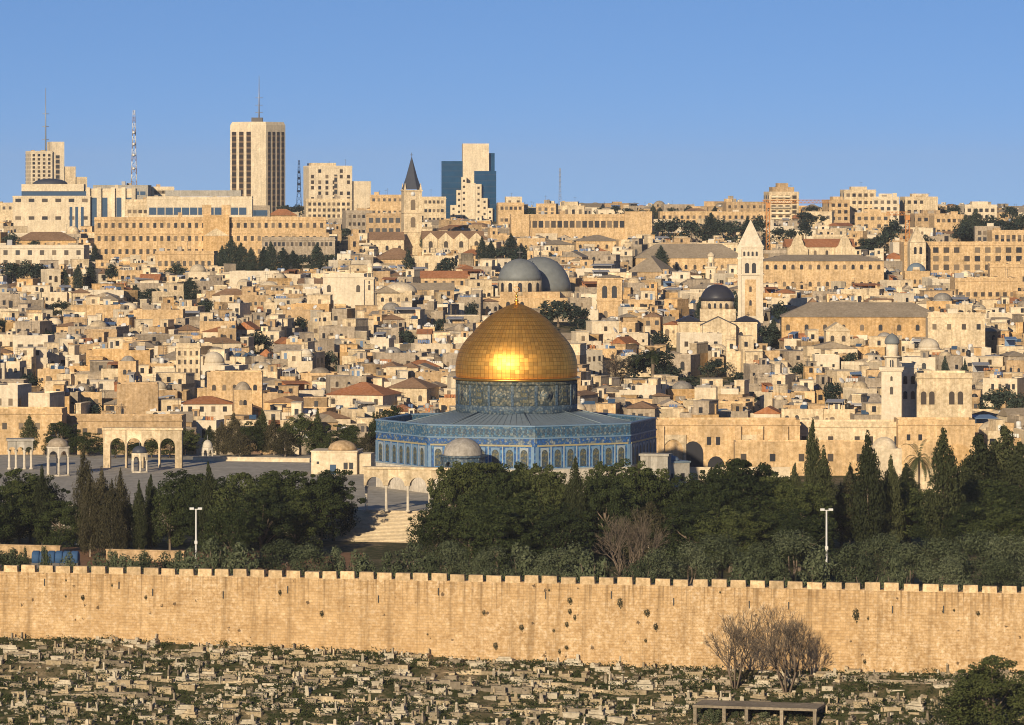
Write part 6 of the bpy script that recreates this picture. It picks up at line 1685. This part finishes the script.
# loose stones
rb = MB()
for _ in range(6500):
    u, tt = rg.uniform(-80, 80), rg.uniform(0, 46)
    x, y, z = uv_point(u, tt)
    if PY(z, y) > 750: continue
    a, b, c_ = rg.uniform(.08, .32), rg.uniform(.08, .25), rg.uniform(.05, .25)
    M = Matrix.Translation((x, y, z)) @ Matrix.Rotation(rg.uniform(0, 3), 4, 'Z') @ Matrix.Rotation(rg.uniform(-.4, .4), 4, 'X')
    rb.box(-a, -b, -.2, a, b, c_, rg.randrange(3), M)
tag(rb.build('rubble', ['tomb_cream', 'tomb_white', 'tomb_grey']), kind='stuff')
# caper bushes rooted in the wall
cap = MB(); clump(cap, (0, -.1, 0), .36, .34, 200, .085, random.Random(4)); clump(cap, (.1, -.1, -.25), .22, .3, 90, .08, random.Random(5))
cap_me = cap.mesh('foliage', 'brown_leaf')
for i, (px, py, sz) in enumerate([(83, 597, 1), (66, 596, .6), (146, 597, .8), (280, 592, .9), (322, 613, 1.0), (484, 612, .9), (522, 627, 1.2), (554, 630, .8), (570, 600, 1.2), (570, 611, 1.0), (567, 624, .9), (575, 617, .8), (496, 645, 1.1), (549, 590, .7), (620, 602, 1.2), (647, 612, 1.4), (656, 626, 1.2), (646, 640, .8), (560, 651, .8), (567, 647, .9),
                                 (856, 614, 1.5), (865, 661, .8), (978, 613, 1), (943, 611, .6), (428, 634, .6), (720, 592, .6), (954, 610, .6), (868, 618, .7), (66, 580, .6), (112, 585, .6)]):
    x, y, z = wall_point(px, py)
    ca, sa = math.cos(WANG), math.sin(WANG)
    u = x / ca
    bt = .55 * (1 - (z + 12) / (wtop(u) + 12))
    t = thing('caper_bush', None, 'plant', (x + sa * (bt - .1), y - ca * (bt - .1), z), 0, 'caper bushes rooted in the city wall')
    put('foliage', cap_me, t, (0, 0, 0), WANG, (sz, sz * .7, sz * rg.uniform(.8, 1.5)))
    ITEMS.append((t, 'caper', {True: 'bigger ', False: 'small '}[sz > .95] + 'dark bush rooted in the city wall', px, py, []))
LANDMARKS.append(('the blue canvas shelter', 55, 553)); LANDMARKS.append(('the striped hotel tower', 256, 160))

# ================================================================ WHAT TELLS EACH ONE APART
PAT = {'house': 1, 'ridge': 1}
def relation(px, py, l):
    dx, dy = px - l[1], py - l[2]
    r = math.hypot(dx, dy)
    how = 'just ' if r < 38 else 'far ' if r > 120 else ''
    if abs(dx) > 1.25 * abs(dy): return how + ('left of ' if dx < 0 else 'right of ') + l[0]
    return how + ('above ' if dy < 0 else 'below ') + l[0]
def strip(s): return ' '.join(s.lower().replace(',', ' ').split())
used = {strip(o['label']) for o in SC.objects if o.parent is None and o.get('label')}
ORD = ['leftmost', 'second', 'third', 'fourth', 'fifth', 'sixth', 'seventh', 'eighth', 'ninth', 'tenth', 'eleventh', 'twelfth', 'thirteenth', 'fourteenth', 'fifteenth', 'sixteenth', 'seventeenth', 'eighteenth']
WALL_MARKS = [('the left end of the city wall', 0, 610), ('the bare trees', 765, 640), ('the concrete frame', 755, 712), ('the dense corner bush', 985, 695)]
pending = []
for it in ITEMS:
    o, kind, head, px, py = it[:5]
    feats = it[5] if len(it) > 5 else []
    if kind == 'grave':
        band = 'at the foot of the city wall' if py < 668 - (512 - px) * .025 else 'in the upper graves' if py < 688 else 'in the middle graves' if py < 705 else 'in the lowest graves'
        zone = 'far left' if px < 130 else 'left' if px < 300 else 'left of centre' if px < 450 else 'at centre' if px < 590 else 'before the slender leafless tree' if 700 < px < 765 else 'before the wide leafless tree' if 765 <= px < 840 else 'right of centre' if px < 700 else 'right'
        cands = [f'{head} {band}, {zone}']
    elif kind == 'caper':
        near = sorted(WALL_MARKS, key=lambda l: math.hypot(px - l[1], py - l[2]))
        hgt = 'under the merlons' if py < 600 else 'at mid height' if py < 630 else 'near the wall foot'
        zone = 'far left' if px < 130 else 'left' if px < 350 else 'centre' if px < 600 else 'right of centre' if px < 760 else 'far right'
        cands = [f'{head} {hgt}, {zone}']
    else:
        near = sorted(LANDMARKS, key=lambda l: math.hypot(px - l[1], (py - l[2]) * 1.3))[:4]
        cands = []
        for l in near[:3]:
            f = f' with {feats[0]}' if feats else ''
            cands.append(f'{head}{f}, {relation(px, py, l)}')
        if len(feats) > 1: cands.insert(1, f'{head} with {feats[-1]}, {relation(px, py, near[0])}')
    cands = [' '.join(c.split()) for c in cands]
    cands = [c for c in cands if len(c.split()) <= 14] or [' '.join(cands[0].split()[:14])]
    for c in cands:
        if strip(c) not in used:
            break
    else: c = cands[0]
    used.add(strip(c)); pending.append((c, px, o))
by = {}
for c, px, o in pending: by.setdefault(c, []).append((px, o))
for c, L in by.items():
    L.sort(key=lambda q: q[0])
    for i, (px, o) in enumerate(L):
        if len(L) == 1: o['label'] = c
        elif i == 0: o['label'] = 'leftmost ' + c
        elif i == len(L) - 1: o['label'] = 'rightmost ' + c
        else: o['label'] = (ORD[i] if i < len(ORD) else 'later') + '-from-left ' + c
for o in SC.objects:
    for k in ('w', 'h'):
        if k in o: del o[k]
